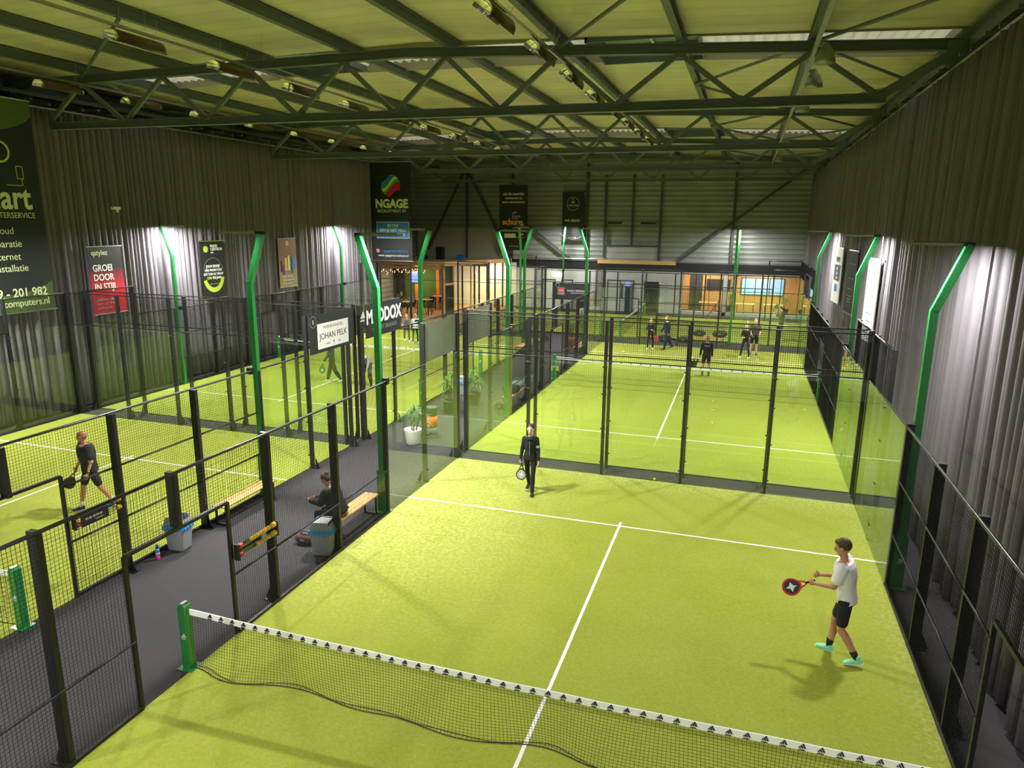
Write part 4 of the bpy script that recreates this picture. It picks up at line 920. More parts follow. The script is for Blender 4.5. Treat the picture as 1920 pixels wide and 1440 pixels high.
def leafy(x, y, h, lab, pot, n=10, sd=1, kind='potted_palm', group='potted palms in the aisle'):
    t = thing(kind, lab, 'potted plant', (x, y, 0), 0, group); rnd = random.Random(sd)
    pm = {'white': M['white'], 'black': M['black'], 'brown': M['pine2']}[pot]
    MB().lathe((0, 0, 0), [(.17, 0), (.20, .03), (.25, .42), (.26, .45), (.23, .45), (.21, .40)], 20).build('pot', pm, t, smooth=True)
    tk = MB(); lf = MB()
    for s in range(3):
        bx, by = rnd.uniform(-.08, .08), rnd.uniform(-.08, .08); top = h*rnd.uniform(.55, .95)
        tk.cyl((bx, by, .38), (bx*2.2, by*2.2, top), .022, 7, .014)
        for k in range(n*2):
            a = rnd.uniform(0, 2*PI); ln = rnd.uniform(.28, .5); el = rnd.uniform(-.1, 1.1); z0 = top-rnd.uniform(0, .25)*h*.5; w_ = .022
            p = Vector((bx*2.2, by*2.2, z0)); d = Vector((math.cos(a)*math.cos(el), math.sin(a)*math.cos(el), math.sin(el))); sd_ = Vector((-math.sin(a), math.cos(a), 0)); vs = []
            for i in range(6):
                f = i/5; q = p+d*ln*f+Vector((0, 0, -.28*ln*f*f*2)); ww = w_*math.sin(PI*min(.97, f*.85+.12)); vs += [q-sd_*ww, q+Vector((0, 0, .006)), q+sd_*ww]
            lf.add(vs, [(3*i+j, 3*i+j+1, 3*i+j+4, 3*i+j+3) for i in range(5) for j in (0, 1)])
    tk.build('stem', M['soil'], t); lf.build('foliage', M['leaf'], t)
leafy(-1.72, 10.75, 1.55, 'tall palm in a white pot behind the side glass wall', 'white', 11, 2); leafy(-2.05, 14.3, 1.5, 'bushy palm beyond the orange lettered bin', 'black', 12, 5); leafy(-1.7, 15.6, 1.3, 'lower bushy palm farther along the aisle, behind glass', 'black', 12, 6)
leafy(-1.3, 28.8, 1.6, 'far palm in a brown pot before the farthest court', 'brown', 10, 8); leafy(10.0, 46.8, 2.1, 'broad leaved plant inside the clubhouse window', 'black', 7, 9); leafy(6.2, 46.9, 1.8, 'green plant by the white pillar inside the clubhouse', 'black', 9, 10)
t = thing('lettered_bin', 'dark round bin with an orange white-lettered band behind the side glass', 'bin', (-1.68, 11.95, 0))
MB().lathe((0, 0, 0), [(.15, 0), (.17, .02), (.18, .2)], 20).build('base', M['cgrey'], t, smooth=True); MB().lathe((0, 0, .2), [(.185, 0), (.195, .36)], 20).build('orange_band', M['orange'], t, smooth=True); MB().lathe((0, 0, .56), [(.195, 0), (.2, .25), (.17, .28)], 20).build('rim', mat('dark_green_plastic', (.03, .06, .02), .5), t, smooth=True)
for i, s_ in enumerate(('PLU', 'S1K', 'BAL')): text(s_, .09, M['white'], t, (-.0, -.205, .46-.1*i))
def ball_rack(x, y, lab, s):
    t = thing('ball_tube_rack', lab, 'ball rack', (x, y, 1.36), 0, 'ball tube racks on the gates')
    for k, z in enumerate((.09, -.06)):
        MB().cyl((0, -.45, z), (0, .45, z), .042, 12).build('tube', M['tube'], t)
        me = MB().ball((0, 0, 0), .034, 10, 7).mesh('tennis_ball', M['balls'])
        for i in range(7 if k == 0 else 5): link('tennis_ball', me, t, (0, (-.38+.07*i) if s < 0 else (.30-.07*i), z))
        MB().cyl((0, -.43, z), (0, -.36, z), .045, 10).build('red_cap', M['red'], t); MB().cyl((0, .40, z), (0, .47, z), .045, 10).build('amber_cap', M['balls'], t)
    MB().box((-s*.048, -.1, -.01), (.012, .55, .20)).build('label_plate', M['banner'], t)
    if s < 0: text('PADEL CENTRUM', .045, M['white'], t, (.056, -.12, -.01), rot=(PI/2, 0, PI/2)); text('TRAINER', .045, M['limeink'], t, (.056, -.02, -.07), rot=(PI/2, 0, PI/2))
    for yy in (-.47, .49): MB().box((-.0, yy, .01), (.1, .02, .26)).build('end_bracket', M['black'], t)
ball_rack(.06, 1.46, 'clear double ball tube rack with amber balls on the near court gate', 1); ball_rack(-3.24, 1.48, 'ball tube rack with black label plate on the left court gate', -1)
ballme = MB().ball((0, 0, .0), .034, 12, 8).mesh('tennis_ball', M['yellow'], True)
for (x, y), lab in (((5.37, 10.02), 'tennis ball resting at the foot of the near glass wall'), ((6.38, 18.87), 'tennis ball left of the pair of balls, far one by the centre line'), ((6.44, 17.54), 'tennis ball in the middle of the training court, centre of three'), ((9.5, 18.76), 'tennis ball near the right side of the training court'), ((6.5, 15.9), 'tennis ball nearest the camera right of the centre line'),
    ((5.2, 19.2), 'tennis ball touching the centre line near the net'), ((8.55, 20.1), 'tennis ball close under the net on the right'), ((2.4, 17.9), 'tennis ball alone on the left half of the training court')):
    tag(link('tennis_ball', ballme, None, (x, y, .046)), lab, 'ball', 'loose tennis balls')
def cone(x, y, lab):
    t = thing('marker_cone', lab, 'cone', (x, y, .012), 0, 'orange marker cones'); MB().lathe((0, 0, 0), [(.11, 0), (.11, .012), (.08, .02), (.03, .09), (.02, .09)], 14).build('cone_body', M['goldink'], t, smooth=True)
    MB().lathe((0, 0, .035), [(.072, 0), (.052, .02)], 14).build('stripe', M['yellow'], t)
for x, y, lab in ((.25, 21.9, 'orange marker cone just beyond the net post of the training court'), (8.0, 28.2, 'orange marker cone right of the man in olive shirt'), (8.25, 27.2, 'orange marker cone nearer to the camera on the right'), (1.6, 28.0, 'orange marker cone left of the woman with white visor'), (1.1, 27.2, 'orange marker cone lying farthest left on the training court')): cone(x, y, lab)
t = thing('score_card', 'yellow card standing beside the green net post', 'card', (-.4, 22.1, 0)); MB().box((0, 0, .16), (.32, .02, .22)).build('card', M['yellow'], t); MB().box((0, .02, .03), (.2, .12, .06)).build('stand', M['black'], t); MB().box((0, -.012, .16), (.08, .004, .08)).build('print', M['ink'], t)
def bag(x, y, z, s, m, lab, nm='sports_bag'):
    t = thing(nm, lab, 'bag', (x, y, z)); b = MB(); b.ball((0, 0, .15*s), .2*s, 14, 8, (1.5, .8, .75)); b.ball((.12*s, .03, .17*s), .15*s, 10, 6, (1, .9, .9)); b.ball((-.16*s, -.02, .14*s), .14*s, 10, 6, (1, .9, .9)); b.build('body', m, t, smooth=True)
    a = MB(); pts = [(-.15*s+.3*s*i/8, -.02, .28*s+.12*s*math.sin(PI*i/8)) for i in range(9)]; a.path(pts, .012, 6); a.build('handle', M['cgrey'], t); MB().box((.0, -.165*s, .15*s), (.12*s, .01, .05*s)).build('patch', M['cgrey'], t)
bag(-.85, 4.05, 0, .75, mat('mauve_cloth', (.10, .05, .055), .8), 'small dark and pink bag on the carpet beside the aisle bin'); bag(-.38, 15.9, .46, 1.1, M['cblack'], 'dark bag with grey straps on the loaded aisle bench'); bag(-.4, 16.7, .46, 1.0, M['cgrey'], 'grey sports bag at the far end of the loaded aisle bench')
bag(3.2, 32.1, 0, 1.3, M['cblack'], 'black sports bag on the floor left of the walking man in tracksuit'); bag(4.2, 32.2, 0, 1.2, M['cblack'], 'black sports bag on the floor right of the walking man in tracksuit')
bag(5.05, 31.75, .46, 1.1, M['cblack'], 'black and grey bag on the left end of the bench behind the coach'); bag(6.1, 31.75, .46, 1.3, mat('dark_green_cloth', (.02, .03, .015), .8), 'dark green bag on the right end of the bench behind the coach')
bag(-.6, 15.35, 0, .8, M['cblack'], 'small dark bag under the front of the loaded aisle bench')
t = thing('lounge_chair', 'small reddish folded chair in front of the clubhouse windows', 'chair', (5.4, 44.2, 0)); MB().bar((-.4, 0, .25), (.0, 0, .75), .04, .4, up=(0, 1, 0)).build('seat', M['cred'], t); MB().path([(-.6, 0, 0), (.15, 0, 1.15), (.3, 0, 0)], .025, 6).build('frame', M['cred'], t)
# ---------------------------------------------------------------- people
def frustum(mb, p, q, r1, r2, n=12): mb.cyl(p, q, r1, n, r2); mb.ball(p, r1, n, 8); mb.ball(q, r2, n, 8)
def loft(mb, rings, n=18):
    vs = []
    for c, rt, fw, a, b in rings:
        for i in range(n): t = 2*PI*i/n; vs.append(Vector(c)+rt*a*math.cos(t)+fw*b*math.sin(t))
    k = len(rings); fs = [(j*n+i, j*n+(i+1) % n, (j+1)*n+(i+1) % n, (j+1)*n+i) for j in range(k-1) for i in range(n)]
    mb.add(vs, fs+[tuple(range(n-1, -1, -1)), tuple(range((k-1)*n, k*n))])
def remesh(mb, name, m, parent, vox, sm=4, fac=.6):
    me = mb.mesh(name, m); o = bpy.data.objects.new(name, me); C.objects.link(o)
    r = o.modifiers.new('r', 'REMESH'); r.mode = 'VOXEL'; r.voxel_size = vox; r.use_smooth_shade = True
    s = o.modifiers.new('s', 'SMOOTH'); s.iterations = sm; s.factor = fac
    dg = bpy.context.evaluated_depsgraph_get(); m2 = bpy.data.meshes.new_from_object(o.evaluated_get(dg)); m2.name = name
    bpy.data.objects.remove(o); bpy.data.meshes.remove(me)
    m2.materials.clear(); m2.materials.append(m); m2.polygons.foreach_set('use_smooth', [True]*len(m2.polygons))
    return link(name, m2, parent)
R2 = math.radians
def dirv(p, a, side):                        # swing p forward, a outward
    p, a = R2(p), R2(a); return Vector((side*math.sin(a), math.sin(p)*math.cos(a), -math.cos(p)*math.cos(a)))
def person(lab, loc, head, H=1.78, lean=3, legs=((10, 5, 3), (-10, 8, 3)), arms=((5, 10, 10), (5, 10, 10)), shirt='cblack', sleeve='long', pants='cblack', plen='long', hair='hairb', hstyle='short', skin='skin', shoe='cwhite', sock=None, sex='m', vox=.016, sit=None, grip=(0, 0), headyaw=0, headpitch=0, twist=0, armin=(0, 0), cap=None, bulk=0, puffy=0, detail=False, beard=False):
    """head: (dx, dy) direction the person faces. legs/arms: (swing, bend, outward) for left then right"""
    k = H/1.78; f = Vector((head[0], head[1], 0)).normalized(); rz = math.atan2(f.y, f.x)-PI/2
    t = thing('person', lab, 'person', (loc[0], loc[1], 0), rz); J = {}
    BK = bulk; ls = .86 if sex == 'f' else 1.0; up = Vector((0, math.sin(R2(lean)), math.cos(R2(lean)))); fw = Vector((0, math.cos(R2(lean)), -math.sin(R2(lean)))); rt = Vector((1, 0, 0))
    pel = Vector((0, 0, 0)); hw = .088*k
    feet = []
    for i, s in enumerate((-1, 1)):
        sw, bd, ou = legs[i]; hip = pel+Vector((s*hw, 0, -.02*k)); kn = hip+dirv(sw, ou, s)*.43*k; an = kn+dirv(sw-bd, ou*.4, s)*.42*k
        J['hip%d' % i], J['kn%d' % i], J['an%d' % i] = hip, kn, an; feet.append(an.z)
    z0 = (sit if sit is not None else None)
    off = (-min(feet)+.085*k) if sit is None else sit+.11*k
    O = Vector((0, 0, off)); pel = O
    for key in list(J): J[key] = J[key]+O
    ch = pel+up*.36*k; tw = Matrix.Rotation(R2(twist), 3, up); srt = tw @ rt; sfw = tw @ fw
    shw = (.175 if sex == 'm' else .150)*k; nk = pel+up*.545*k; sh = pel+up*.475*k
    hup = (up*.75+Vector((0, 0, .35))).normalized(); hd = nk+hup*.155*k+fw*.02*k
    hrot = Matrix.Rotation(R2(headyaw), 3, 'Z') @ Matrix.Rotation(-R2(headpitch+lean*.4), 3, 'X')
    for i, s in enumerate((-1, 1)):
        sw, bd, ou = arms[i]; s0 = sh+srt*s*shw; ud = tw @ dirv(sw+lean*.6, ou, s); el = s0+ud*.285*k; fd = dirv(sw+bd+lean*.6, ou*.5-armin[i], s); fd = tw @ fd; wr = el+fd*.25*k
        J['sh%d' % i], J['el%d' % i], J['wr%d' % i], J['fd%d' % i] = s0, el, wr, fd
    # body: one continuous skin
    b = MB(); g = .0
    def torso(mb, e, top=1.0):
        W = (.155, .145, .175, .19, .17) if sex == 'm' else (.168, .125, .150, .165, .145); D = (.105, .095, .12, .11, .08) if sex == 'm' else (.115, .088, .115, .10, .075)
        zs = (-.06, .15, .33, .45, .515); loft(mb, [(pel+up*z*k, (rt if q < 2 else srt), (fw if q < 2 else sfw), (W[q]+e+BK)*k, (D[q]+e+BK*1.3)*k) for q, z in enumerate(zs)])
    torso(b, 0); frustum(b, nk-up*.04*k, hd-hup*.04*k, .055*k, .052*k)
    b.ball(hd+hrot @ Vector((0, -.008, .025))*k, .098*k, 16, 12, (.80, 1.0, 1.05), hrot); b.ball(hd+hrot @ Vector((0, .028, -.050))*k, .068*k, 14, 10, (.86, .95, 1.05), hrot)
    b.cyl(hd+hrot @ Vector((0, .085, .02))*k, hd+hrot @ Vector((0, .108, -.020))*k, .010*k, 8, .016*k); b.ball(hd+hrot @ Vector((0, .102, -.022))*k, .016*k, 8, 6)
    for s in (-1, 1): b.ball(hd+hrot @ Vector((s*.080, -.005, 0))*k, .028*k, 8, 6, (.35, .7, 1.15), hrot)
    for i, s in enumerate((-1, 1)):
        frustum(b, J['hip%d' % i], J['kn%d' % i], .082*k*ls, .055*k*ls); kn, an = J['kn%d' % i], J['an%d' % i]
        mid = kn.lerp(an, .3)+Vector((0, -.012, 0))*k; frustum(b, kn, mid, .053*k*ls, .056*k*ls); frustum(b, mid, an, .056*k*ls, .036*k)
        frustum(b, J['sh%d' % i]-up*.01*k, J['el%d' % i], .048*k*ls+BK*.5, .038*k*ls+BK*.4); frustum(b, J['el%d' % i], J['wr%d' % i], .038*k*ls, .026*k*ls)
        # hand: palm, four unequal curled fingers and a thumb from the side of the palm
        wr, fd = J['wr%d' % i], J['fd%d' % i].normalized(); pn = (tw @ Vector((-s, .25, 0))); pn = (pn-fd*pn.dot(fd)).normalized(); sd = fd.cross(pn).normalized()
        if sd.dot(Vector((0, 1, 0))) < 0: sd = -sd
        pc = wr+fd*.05*k; loft(b, [(wr, sd, pn, .026*k, .018*k), (wr+fd*.04*k, sd, pn, .038*k, .016*k), (wr+fd*.09*k, sd, pn, .040*k, .014*k)], 10)
        for q, ln in enumerate((.068, .078, .072, .056)):
            o_ = wr+fd*.088*k+sd*(.028-.019*q)*k; gr = grip[i]; d1 = (fd*(.15 if gr else 1)+pn*(1 if gr else .35)).normalized(); d2 = (fd*(-.9 if gr else .45)+pn*(.35 if gr else 1)).normalized(); m1 = o_+d1*ln*.5*k; m2_ = m1+d2*ln*.5*k
            frustum(b, o_, m1, .0095*k, .009*k, 8); frustum(b, m1, m2_, .009*k, .0078*k, 8)
        o_ = wr+fd*.03*k+sd*.03*k; frustum(b, o_, o_+(fd*.6+sd*.7+pn*.35).normalized()*.055*k, .011*k, .009*k, 8)
        J['hand%d' % i] = wr+fd*.085*k+pn*.035*k
        ft = Vector((0, 1, 0)); an = J['an%d' % i]; lift = max(0, an.z-.085*k-.001) if sit is None else 0; tp = R2(min(55, lift*260)); fdv = Vector((s*.12, math.cos(tp), -math.sin(tp))).normalized()
        frustum(b, an+Vector((0, -.01, -.035))*k, an+fdv*.07*k+Vector((0, 0, -.045))*k, .024*k, .016*k)
    remesh(b, 'body', M[skin], t, vox*.72)
    # clothes
    c = MB(); e = .014+puffy; torso(c, e)
    loft(c, [(nk-up*.10*k, srt, sfw, (.15 if sex == 'm' else .13)*k+puffy, .085*k+puffy), (nk-up*.045*k, srt, sfw, .085*k, .07*k)])
    for i in range(2):
        se = .018+puffy*.6
        if sleeve == 'long': s1 = J['sh%d' % i]-up*.012*k; frustum(c, s1, J['el%d' % i], (.052*ls+se*ls)*k+BK*.5, (.039+se)*k*ls); frustum(c, J['el%d' % i], J['wr%d' % i].lerp(J['el%d' % i], .02), (.039+se)*k*ls, (.028+se*.8)*k*ls)
        elif sleeve == 'short': frustum(c, J['sh%d' % i], J['sh%d' % i].lerp(J['el%d' % i], .62), (.056+se)*k+BK*.6, (.052+se)*k+BK*.8)
    if puffy: loft(c, [(pel-up*.10*k, rt, fw, .21*k, .17*k), (pel+up*.1*k, rt, fw, .2*k, .16*k)])
    remesh(c, {'long': 'jacket', 'short': 'shirt', 'none': 'top'}[sleeve], M[shirt], t, vox*.8, 5)
    if pants:
        c = MB(); pe = .004 if sex == 'f' and plen == 'long' else .022
        loft(c, [(pel-up*.075*k, rt, fw, (.165 if sex == 'm' else .172)*k+.008, .115*k+.008), (pel+up*.10*k, rt, fw, .15*k+.006, .105*k+.006)])
        for i in range(2):
            hip, kn, an = J['hip%d' % i], J['kn%d' % i], J['an%d' % i]
            if plen == 'long': frustum(c, hip, kn, (.090*ls+pe)*k, (.062*ls+pe)*k); frustum(c, kn, kn.lerp(an, .35), (.062*ls+pe)*k, (.064*ls+pe)*k); frustum(c, kn.lerp(an, .35), kn.lerp(an, .93), (.064*ls+pe)*k, (.042+pe*.6)*k)
            else: q = hip.lerp(kn, .74); frustum(c, hip, q, (.084+.014)*k, (.064+.016)*k)
        remesh(c, {'long': 'trousers', 'short': 'shorts'}[plen], M[pants], t, vox*.85, 4)
    for i, s in enumerate((-1, 1)):                # shoes with a sole
        an = J['an%d' % i]; kn = J['kn%d' % i]; lift = max(0, an.z-.085*k-.001) if sit is None else 0; tp = R2(min(55, lift*260)); dn = Matrix.Rotation(-tp, 3, 'X')
        A = lambda y, z, x=0: an+dn @ (Vector((x+s*y*.12, y, z))*k)
        c = MB(); loft(c, [(A(-.065, -.045), Vector((1, 0, 0)), dn @ Vector((0, 0, 1)), .030*k, .040*k), (A(0, -.035), Vector((1, 0, 0)), dn @ Vector((0, 0, 1)), .040*k, .050*k), (A(.09, -.05), Vector((1, 0, 0)), dn @ Vector((0, 0, 1)), .046*k, .034*k), (A(.175, -.062), Vector((1, 0, 0)), dn @ Vector((0, 0, 1)), .036*k, .022*k)], 12); frustum(c, A(-.01, -.03), A(-.005, .015), .042*k, .044*k)
        o = remesh(c, 'shoe', M[shoe], t, vox*.7, 3)
        c = MB(); loft(c, [(A(-.07, -.078), Vector((1, 0, 0)), dn @ Vector((0, 0, 1)), .032*k, .009*k), (A(.05, -.078), Vector((1, 0, 0)), dn @ Vector((0, 0, 1)), .046*k, .009*k), (A(.18, -.078), Vector((1, 0, 0)), dn @ Vector((0, 0, 1)), .036*k, .009*k)], 12); c.build('sole', M['white'], o)
        if sock: c = MB(); frustum(c, an, an.lerp(kn, .22), .042*k, .048*k); c.build('sock', M[sock], t, smooth=True)
    # hair, eyes, mouth
    hm = M[hair]; c = MB(); HP = lambda x, y, z: hd+hrot @ Vector((x, y, z))*k
    if hstyle != 'bald':
        c.ball(HP(0, -.026, .045), .103*k, 14, 10, (.84, 1.0, .98), hrot)
        if hstyle == 'short': c.ball(HP(0, .045, .098), .045*k, 10, 6, (1.3, .9, .6), hrot)
        if hstyle in ('tied', 'long', 'bun'): c.ball(HP(0, -.06, .01), .08*k, 12, 8, (1.05, .8, 1.1), hrot)
        if hstyle == 'tied': frustum(c, HP(0, -.115, .03), HP(0, -.14, -.10), .032*k, .018*k)
        if hstyle == 'long': frustum(c, HP(.05, -.05, -.03), HP(.06, -.06, -.18), .045*k, .035*k); frustum(c, HP(-.05, -.05, -.03), HP(-.06, -.06, -.18), .045*k, .035*k)
        if hstyle == 'bun': c.ball(HP(0, -.11, .09), .045*k, 10, 8)
    else: c.ball(HP(0, -.020, .030), .101*k, 14, 10, (.83, 1.0, 1.0), hrot)
    remesh(c, 'hair', hm, t, vox*.8, 2)
    c = MB()
    for s in (-1, 1): c.ball(HP(s*.032, .082, .012), .011*k, 8, 6, (1.2, .7, .7), hrot)
    c.build('eyes', M['ink'], t); MB().ball(HP(0, .085, -.062), .02*k, 8, 5, (1.2, .4, .25), hrot).build('mouth', M['red' if sex == 'f' else 'cred'], t)
    if beard: MB().ball(HP(0, .045, -.07), .062*k, 12, 8, (.85, .8, .75), hrot).build('beard', hm, t)
    if cap:
        q = MB(); q.lathe((0, 0, 0), [(.097*k, 0), (.092*k, .05*k), (.05*k, .085*k)], 14); q.box((0, .11*k, .004), (.14*k, .1*k, .008)); o = q.build('visor', M[cap], t); o.location = HP(0, -.01, .05); o.rotation_euler = hrot.to_euler()
    return t, J
def W_(t, v): return Matrix.Translation(t.location) @ Matrix.Rotation(t.rotation_euler.z, 4, 'Z') @ Vector(v)
def racket(lab, hand, direction, face, m1, m2, m3=None):
    """round-headed perforated bat; handle end at the hand, head along direction, flat side towards face"""
    d = Vector(direction).normalized(); n_ = Vector(face); n_ = (n_-d*n_.dot(d)).normalized(); x = n_.cross(d).normalized()
    t = thing('padel_racket', lab, 'racket', hand); t.rotation_euler = Matrix((x, n_, d)).transposed().to_euler()   # local x side, y face normal, z along
    hp = []; N = 28
    for i in range(N): a = 2*PI*i/N; hp.append((.127*math.cos(a)*(1 if math.sin(a) > 0 else 1-.28*abs(math.sin(a))**2), .30+.135*math.sin(a)*(1 if math.sin(a) > 0 else 1.12)))
    MB().prism(hp, .036).build('head', m1, t); MB().prism([(x_*.80, .30+(z_-.30)*.80) for x_, z_ in hp], .040).build('face_print', m2, t)
    for s in (-1, 1): MB().bar((s*.018, 0, .08), (s*.055, 0, .19), .02, .03, up=(0, 1, 0)).build('throat', m1, t)
    MB().cyl((0, 0, -.06), (0, 0, .09), .017, 10).build('grip', M['black'], t)
    if m3: 
        for s in (-1, 1): MB().prism([(-.07, .30), (-.01, .27), (.0, .22), (.03, .28), (.08, .31), (.02, .33), (.0, .39), (-.02, .33)], .003, None, (0, s*.0215, 0)).build('star_print', m3, t)
    h = MB()
    for i in range(-2, 3):
        for j in range(-2, 3):
            if i*i+j*j < 7:
                for s in (-1, 1): h.cyl((i*.03, s*.0205, .31+j*.03), (i*.03, s*.0212, .31+j*.03), .005, 6)
    h.build('hole_pattern', M['ink'], t)
V = .011
t, J = person('smiling woman walking in black tracksuit with racket in her right hand', (2.62, 8.2), (.10, -1), 1.74, 2, ((16, 6, 0), (-14, 16, 0)), ((2, 12, 9), (-2, 10, 11)), 'cblack', 'long', 'cblack', 'long', 'hairb', 'tied', 'skin', 'cblack', None, 'f', V, headpitch=5, grip=(0, 1))
MB().cyl(J['sh0'].lerp(J['el0'], .60), J['sh0'].lerp(J['el0'], .65), .057, 12, cap=False).build('arm_stripe', M['white'], t); MB().cyl(J['sh0'].lerp(J['el0'], .72), J['sh0'].lerp(J['el0'], .77), .056, 12, cap=False).build('arm_stripe', M['white'], t)
q = MB(); q.bar((0, .122, .98), (0, .150, 1.33), .012, .012); q.build('zipper', M['cgrey'], t); q = MB(); q.lathe((0, .035, 1.405), [(.120, -.03), (.080, .03), (.068, .03), (.1, -.03)], 16); q.build('collar', M['cblack'], t)
racket('grey and white racket hanging from the hand of the walking woman', W_(t, J['hand1']), (.0, -.05, -1), (.1, -1, 0), M['ink'], mat('racket_silver', (.45, .52, .52), .3), M['white'])
t, J = person('man in white tee and black shorts striding left with a racket', (8.95, 3.32), (-1, .28), 1.93, 9, ((2, 36, 2), (17, 12, 2)), ((10, 62, 6), (6, 72, 4)), 'cwhite', 'short', 'cblack', 'short', 'hairb', 'short', 'skin2', 'mint', 'cblack', 'm', V, armin=(18, 16), headpitch=14, bulk=.012, grip=(1, 1))
racket('red, black and white racket held forward by the man in white tee', W_(t, J['hand0']), (-.8, -.25, -.28), (-.1, -.85, .5), M['red'], M['ink'], M['white'])
t, J = person('stocky reddish-haired man in black tee and shorts walking on the left court', (-6.3, 4.0), (-.42, -.9), 1.88, 5, ((-16, 14, 7), (18, 8, 6)), ((-4, 24, 16), (-2, 24, 20)), 'cblack', 'short', 'cblack', 'short', 'hairr', 'bald', 'skin2', 'cnavy', 'cwhite', 'm', V, headyaw=-35, headpitch=8, beard=True, bulk=.032, grip=(0, 1))
MB().cyl(J['wr0'].lerp(J['el0'], .05), J['wr0'].lerp(J['el0'], .17), .036, 12).build('wristband', M['cblack'], t)
racket('dark racket hanging from the hand of the stocky man', W_(t, J['hand1']), (-.35, -.3, -.85), (.6, -.6, 0), M['ink'], M['banner'])
person('player almost outside the left edge with only a grey shoe showing', (-8.85, 3.35), (1, -.2), 1.8, 5, ((8, 8, 3), (-14, 14, 3)), ((5, 20, 10), (5, 20, 10)), 'cgrey', 'short', 'cblack', 'short', 'hairb', 'short', 'skin', 'cgrey', 'cblack', 'm', .016)
t, J = person('person in black puffy jacket and blue trousers seated on the bench', (-.42, 4.6), (-1, -.05), 1.74, 22, ((84, 88, 8), (80, 84, 8)), ((14, 62, 4), (10, 66, 4)), 'cblack', 'long', 'cnavy', 'long', 'hairb', 'bun', 'skin2', 'cblack', None, 'f', .013, sit=.46, headpitch=30, puffy=.08, armin=(16, 16))
t, J = person('coach in black seen from behind with grey lettering on his back', (5.85, 23.57), (-.05, 1), 1.74, 2, ((2, 3, 4), (3, 3, 4)), ((4, 10, 14), (2, 12, 8)), 'cblack', 'long', 'cblack', 'short', 'hairr', 'bald', 'skin2', 'cblack', 'cblack', 'm', .016)
MB().box((0, -.135, 1.32), (.24, .02, .05)).build('back_lettering', M['cgrey'], t)
h = W_(t, J['hand0'])
b = thing('ball_basket', 'black ball basket hanging from the left hand of the coach', 'basket', (h.x-.32, h.y, h.z-.42)); q = MB(); q.add([(sx*a, sy*a, z) for z, a in ((0, .17), (.26, .25)) for sx, sy in ((-1, -1), (1, -1), (1, 1), (-1, 1))], [(3, 2, 1, 0)]+[(i, (i+1) % 4, 4+(i+1) % 4, 4+i) for i in range(4)]); q.build('basket_body', M['black'], b)
MB().path([(-.25, 0, .26), (0, 0, .1), (.25, 0, .26), (.32, 0, .42)], .008, 5).build('handle', M['chrome'], b)
for i in range(9): link('tennis_ball', ballme, b, (-.12+.12*(i % 3), -.12+.12*(i//3), .22)) if i < 9 else None
t, J = person('woman with white visor and folded arms holding a red racket', (2.75, 29.35), (.25, -1), 1.60, 0, ((0, 2, 6), (2, 2, 6)), ((20, 78, 10), (18, 74, 10)), 'cblack', 'long', 'cblack', 'long', 'hairbl', 'tied', 'skin', 'white', None, 'f', .018, armin=(45, 45), cap='white')
racket('red racket held across the body by the woman with visor', (2.95, 29.1, .88), (.4, -.1, -.8), (0, -1, 0), M['red'], M['cred'])
person('man in dark tracksuit walking on the training court', (3.55, 29.7), (-.75, -.5), 1.76, 3, ((16, 8, 2), (-20, 12, 2)), ((-8, 18, 8), (8, 22, 8)), 'cnavy', 'long', 'cnavy', 'long', 'hairr', 'short', 'skin', 'cblack', None, 'm', .018)
person('blond woman in navy tracksuit standing with feet apart', (7.42, 28.5), (-.4, -1), 1.68, 3, ((3, 3, 13), (3, 3, 13)), ((20, 60, 10), (20, 70, 10)), 'cblack', 'long', 'cnavy', 'long', 'hairbl', 'tied', 'skin', 'cwhite', None, 'f', .018, armin=(35, 30))
person('man in olive tee and black shorts standing behind the blond woman', (7.82, 29.5), (.1, -1), 1.84, 4, ((2, 4, 4), (-3, 6, 4)), ((10, 45, 12), (10, 40, 8)), 'colive', 'short', 'cblack', 'short', 'hairbl', 'short', 'skin', 'purple', None, 'm', .018, armin=(20, 20))
t, J = person('player in olive shirt raising a green racket on the farthest court', (9.25, 34.7), (-.8, -.4), 1.86, 0, ((5, 5, 4), (-8, 8, 4)), ((120, 40, 15), (60, 100, 20)), 'colive', 'short', 'cblack', 'short', 'hairb', 'short', 'skin', 'cwhite', None, 'm', .018)
racket('bright green racket raised beside the head of the olive-shirted player', W_(t, J['hand1']), (.5, 0, .6), (0, -1, 0), M['green'], M['green'])
t, J = person('person in dark green walking behind the wine merchant board', (-8.3, 17.0), (-.9, -.3), 1.76, 3, ((-20, 12, 2), (18, 6, 2)), ((14, 20, 8), (-8, 14, 8)), 'cnavy', 'long', 'cblack', 'long', 'hairb', 'short', 'skin', 'cwhite', None, 'm', .018)
racket('green racket with white mark held by the person behind the board', W_(t, J['hand0']), (-.1, -.1, -1), (0, -1, 0), M['green'], M['green'], M['white'])
person('person in grey hoodie bending with hands on knees', (-6.7, 17.0), (.2, -1), 1.76, 48, ((24, 34, 7), (24, 34, 7)), ((18, 12, 10), (18, 12, 10)), 'cgrey', 'long', 'cblack', 'long', 'hairb', 'short', 'skin', 'cblack', None, 'm', .018, headpitch=20)
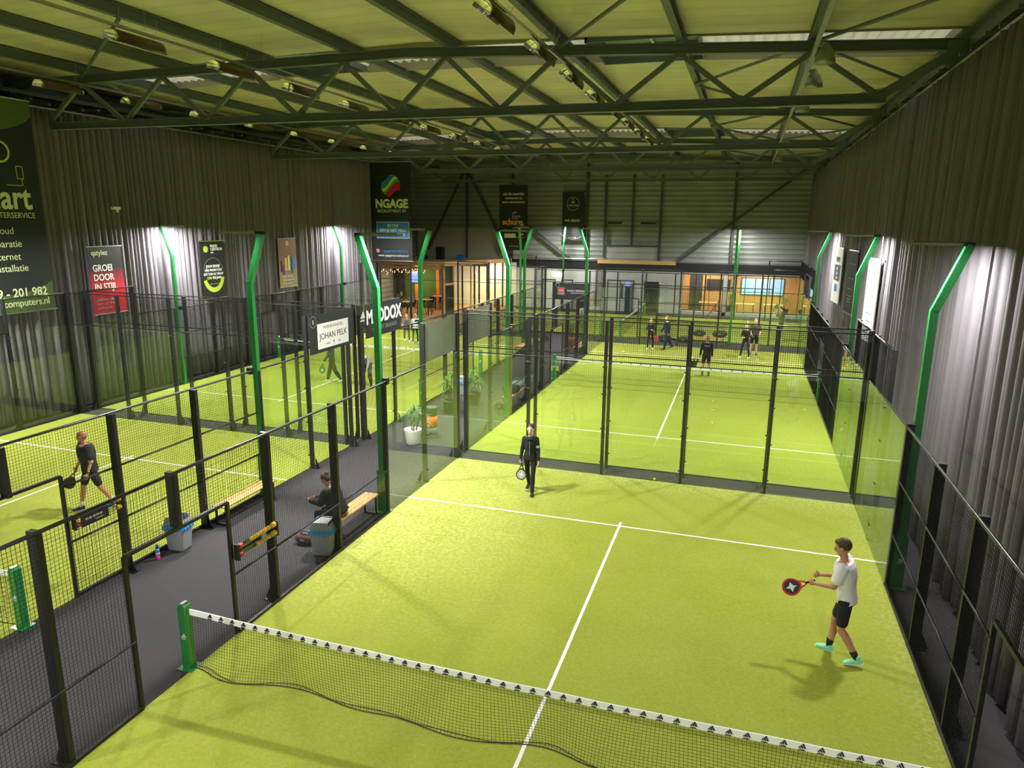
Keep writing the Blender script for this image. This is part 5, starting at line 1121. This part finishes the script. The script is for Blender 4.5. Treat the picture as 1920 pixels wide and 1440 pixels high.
person('blond girl in dark shirt behind the net, left one of the pair', (-9.95, 27.0), (.4, -.8), 1.6, 22, ((18, 22, 5), (-12, 18, 5)), ((10, 40, 14), (10, 50, 14)), 'cgrey', 'short', 'cblack', 'long', 'hairbl', 'long', 'skin', 'cwhite', None, 'f', .018)
person('blond girl in white shirt behind the net, right one of the pair', (-9.25, 26.6), (-.3, .9), 1.6, 14, ((4, 10, 6), (6, 10, 6)), ((30, 70, 20), (20, 60, 20)), 'cwhite', 'short', 'cblack', 'long', 'hairbl', 'long', 'skin', 'cwhite', None, 'f', .018)
person('player in red shirt crouching on the farthest court', (-6.75, 34.4), (.8, -.4), 1.78, 24, ((16, 26, 6), (-6, 20, 6)), ((30, 30, 10), (30, 30, 10)), 'cred', 'short', 'cgrey', 'short', 'hairbl', 'short', 'skin', 'red', None, 'm', .018)
person('player in black shirt and white shorts on the farthest court', (-2.7, 37.6), (-.5, .8), 1.74, 4, ((10, 12, 4), (-14, 12, 4)), ((10, 20, 10), (10, 20, 10)), 'cblack', 'short', 'cwhite', 'short', 'hairb', 'short', 'skin2', 'cblack', None, 'm', .018)
person('lounge guest in green jacket on a bar stool seen from behind', (-14.45, 34.7), (-.1, 1), 1.7, 14, ((70, 60, 8), (66, 58, 8)), ((40, 50, 8), (40, 50, 8)), 'colive', 'long', 'cgrey', 'long', 'hairb', 'long', 'skin', 'cblack', None, 'f', .02, sit=.80)
person('long haired lounge guest facing the court at the left high table', (-15.05, 36.6), (.1, -1), 1.68, 10, ((70, 60, 8), (66, 58, 8)), ((40, 50, 8), (40, 50, 8)), 'cblack', 'long', 'cblack', 'long', 'hairr', 'long', 'skin', 'cblack', None, 'f', .02, sit=.80)
person('long haired lounge guest in pale top beside the green jacket', (-14.25, 36.6), (-.1, -1), 1.68, 10, ((70, 60, 8), (66, 58, 8)), ((40, 50, 8), (40, 50, 8)), 'mauve' if 'mauve' in M else 'cgrey', 'long', 'cblack', 'long', 'hairr', 'long', 'skin', 'cblack', None, 'f', .02, sit=.80)
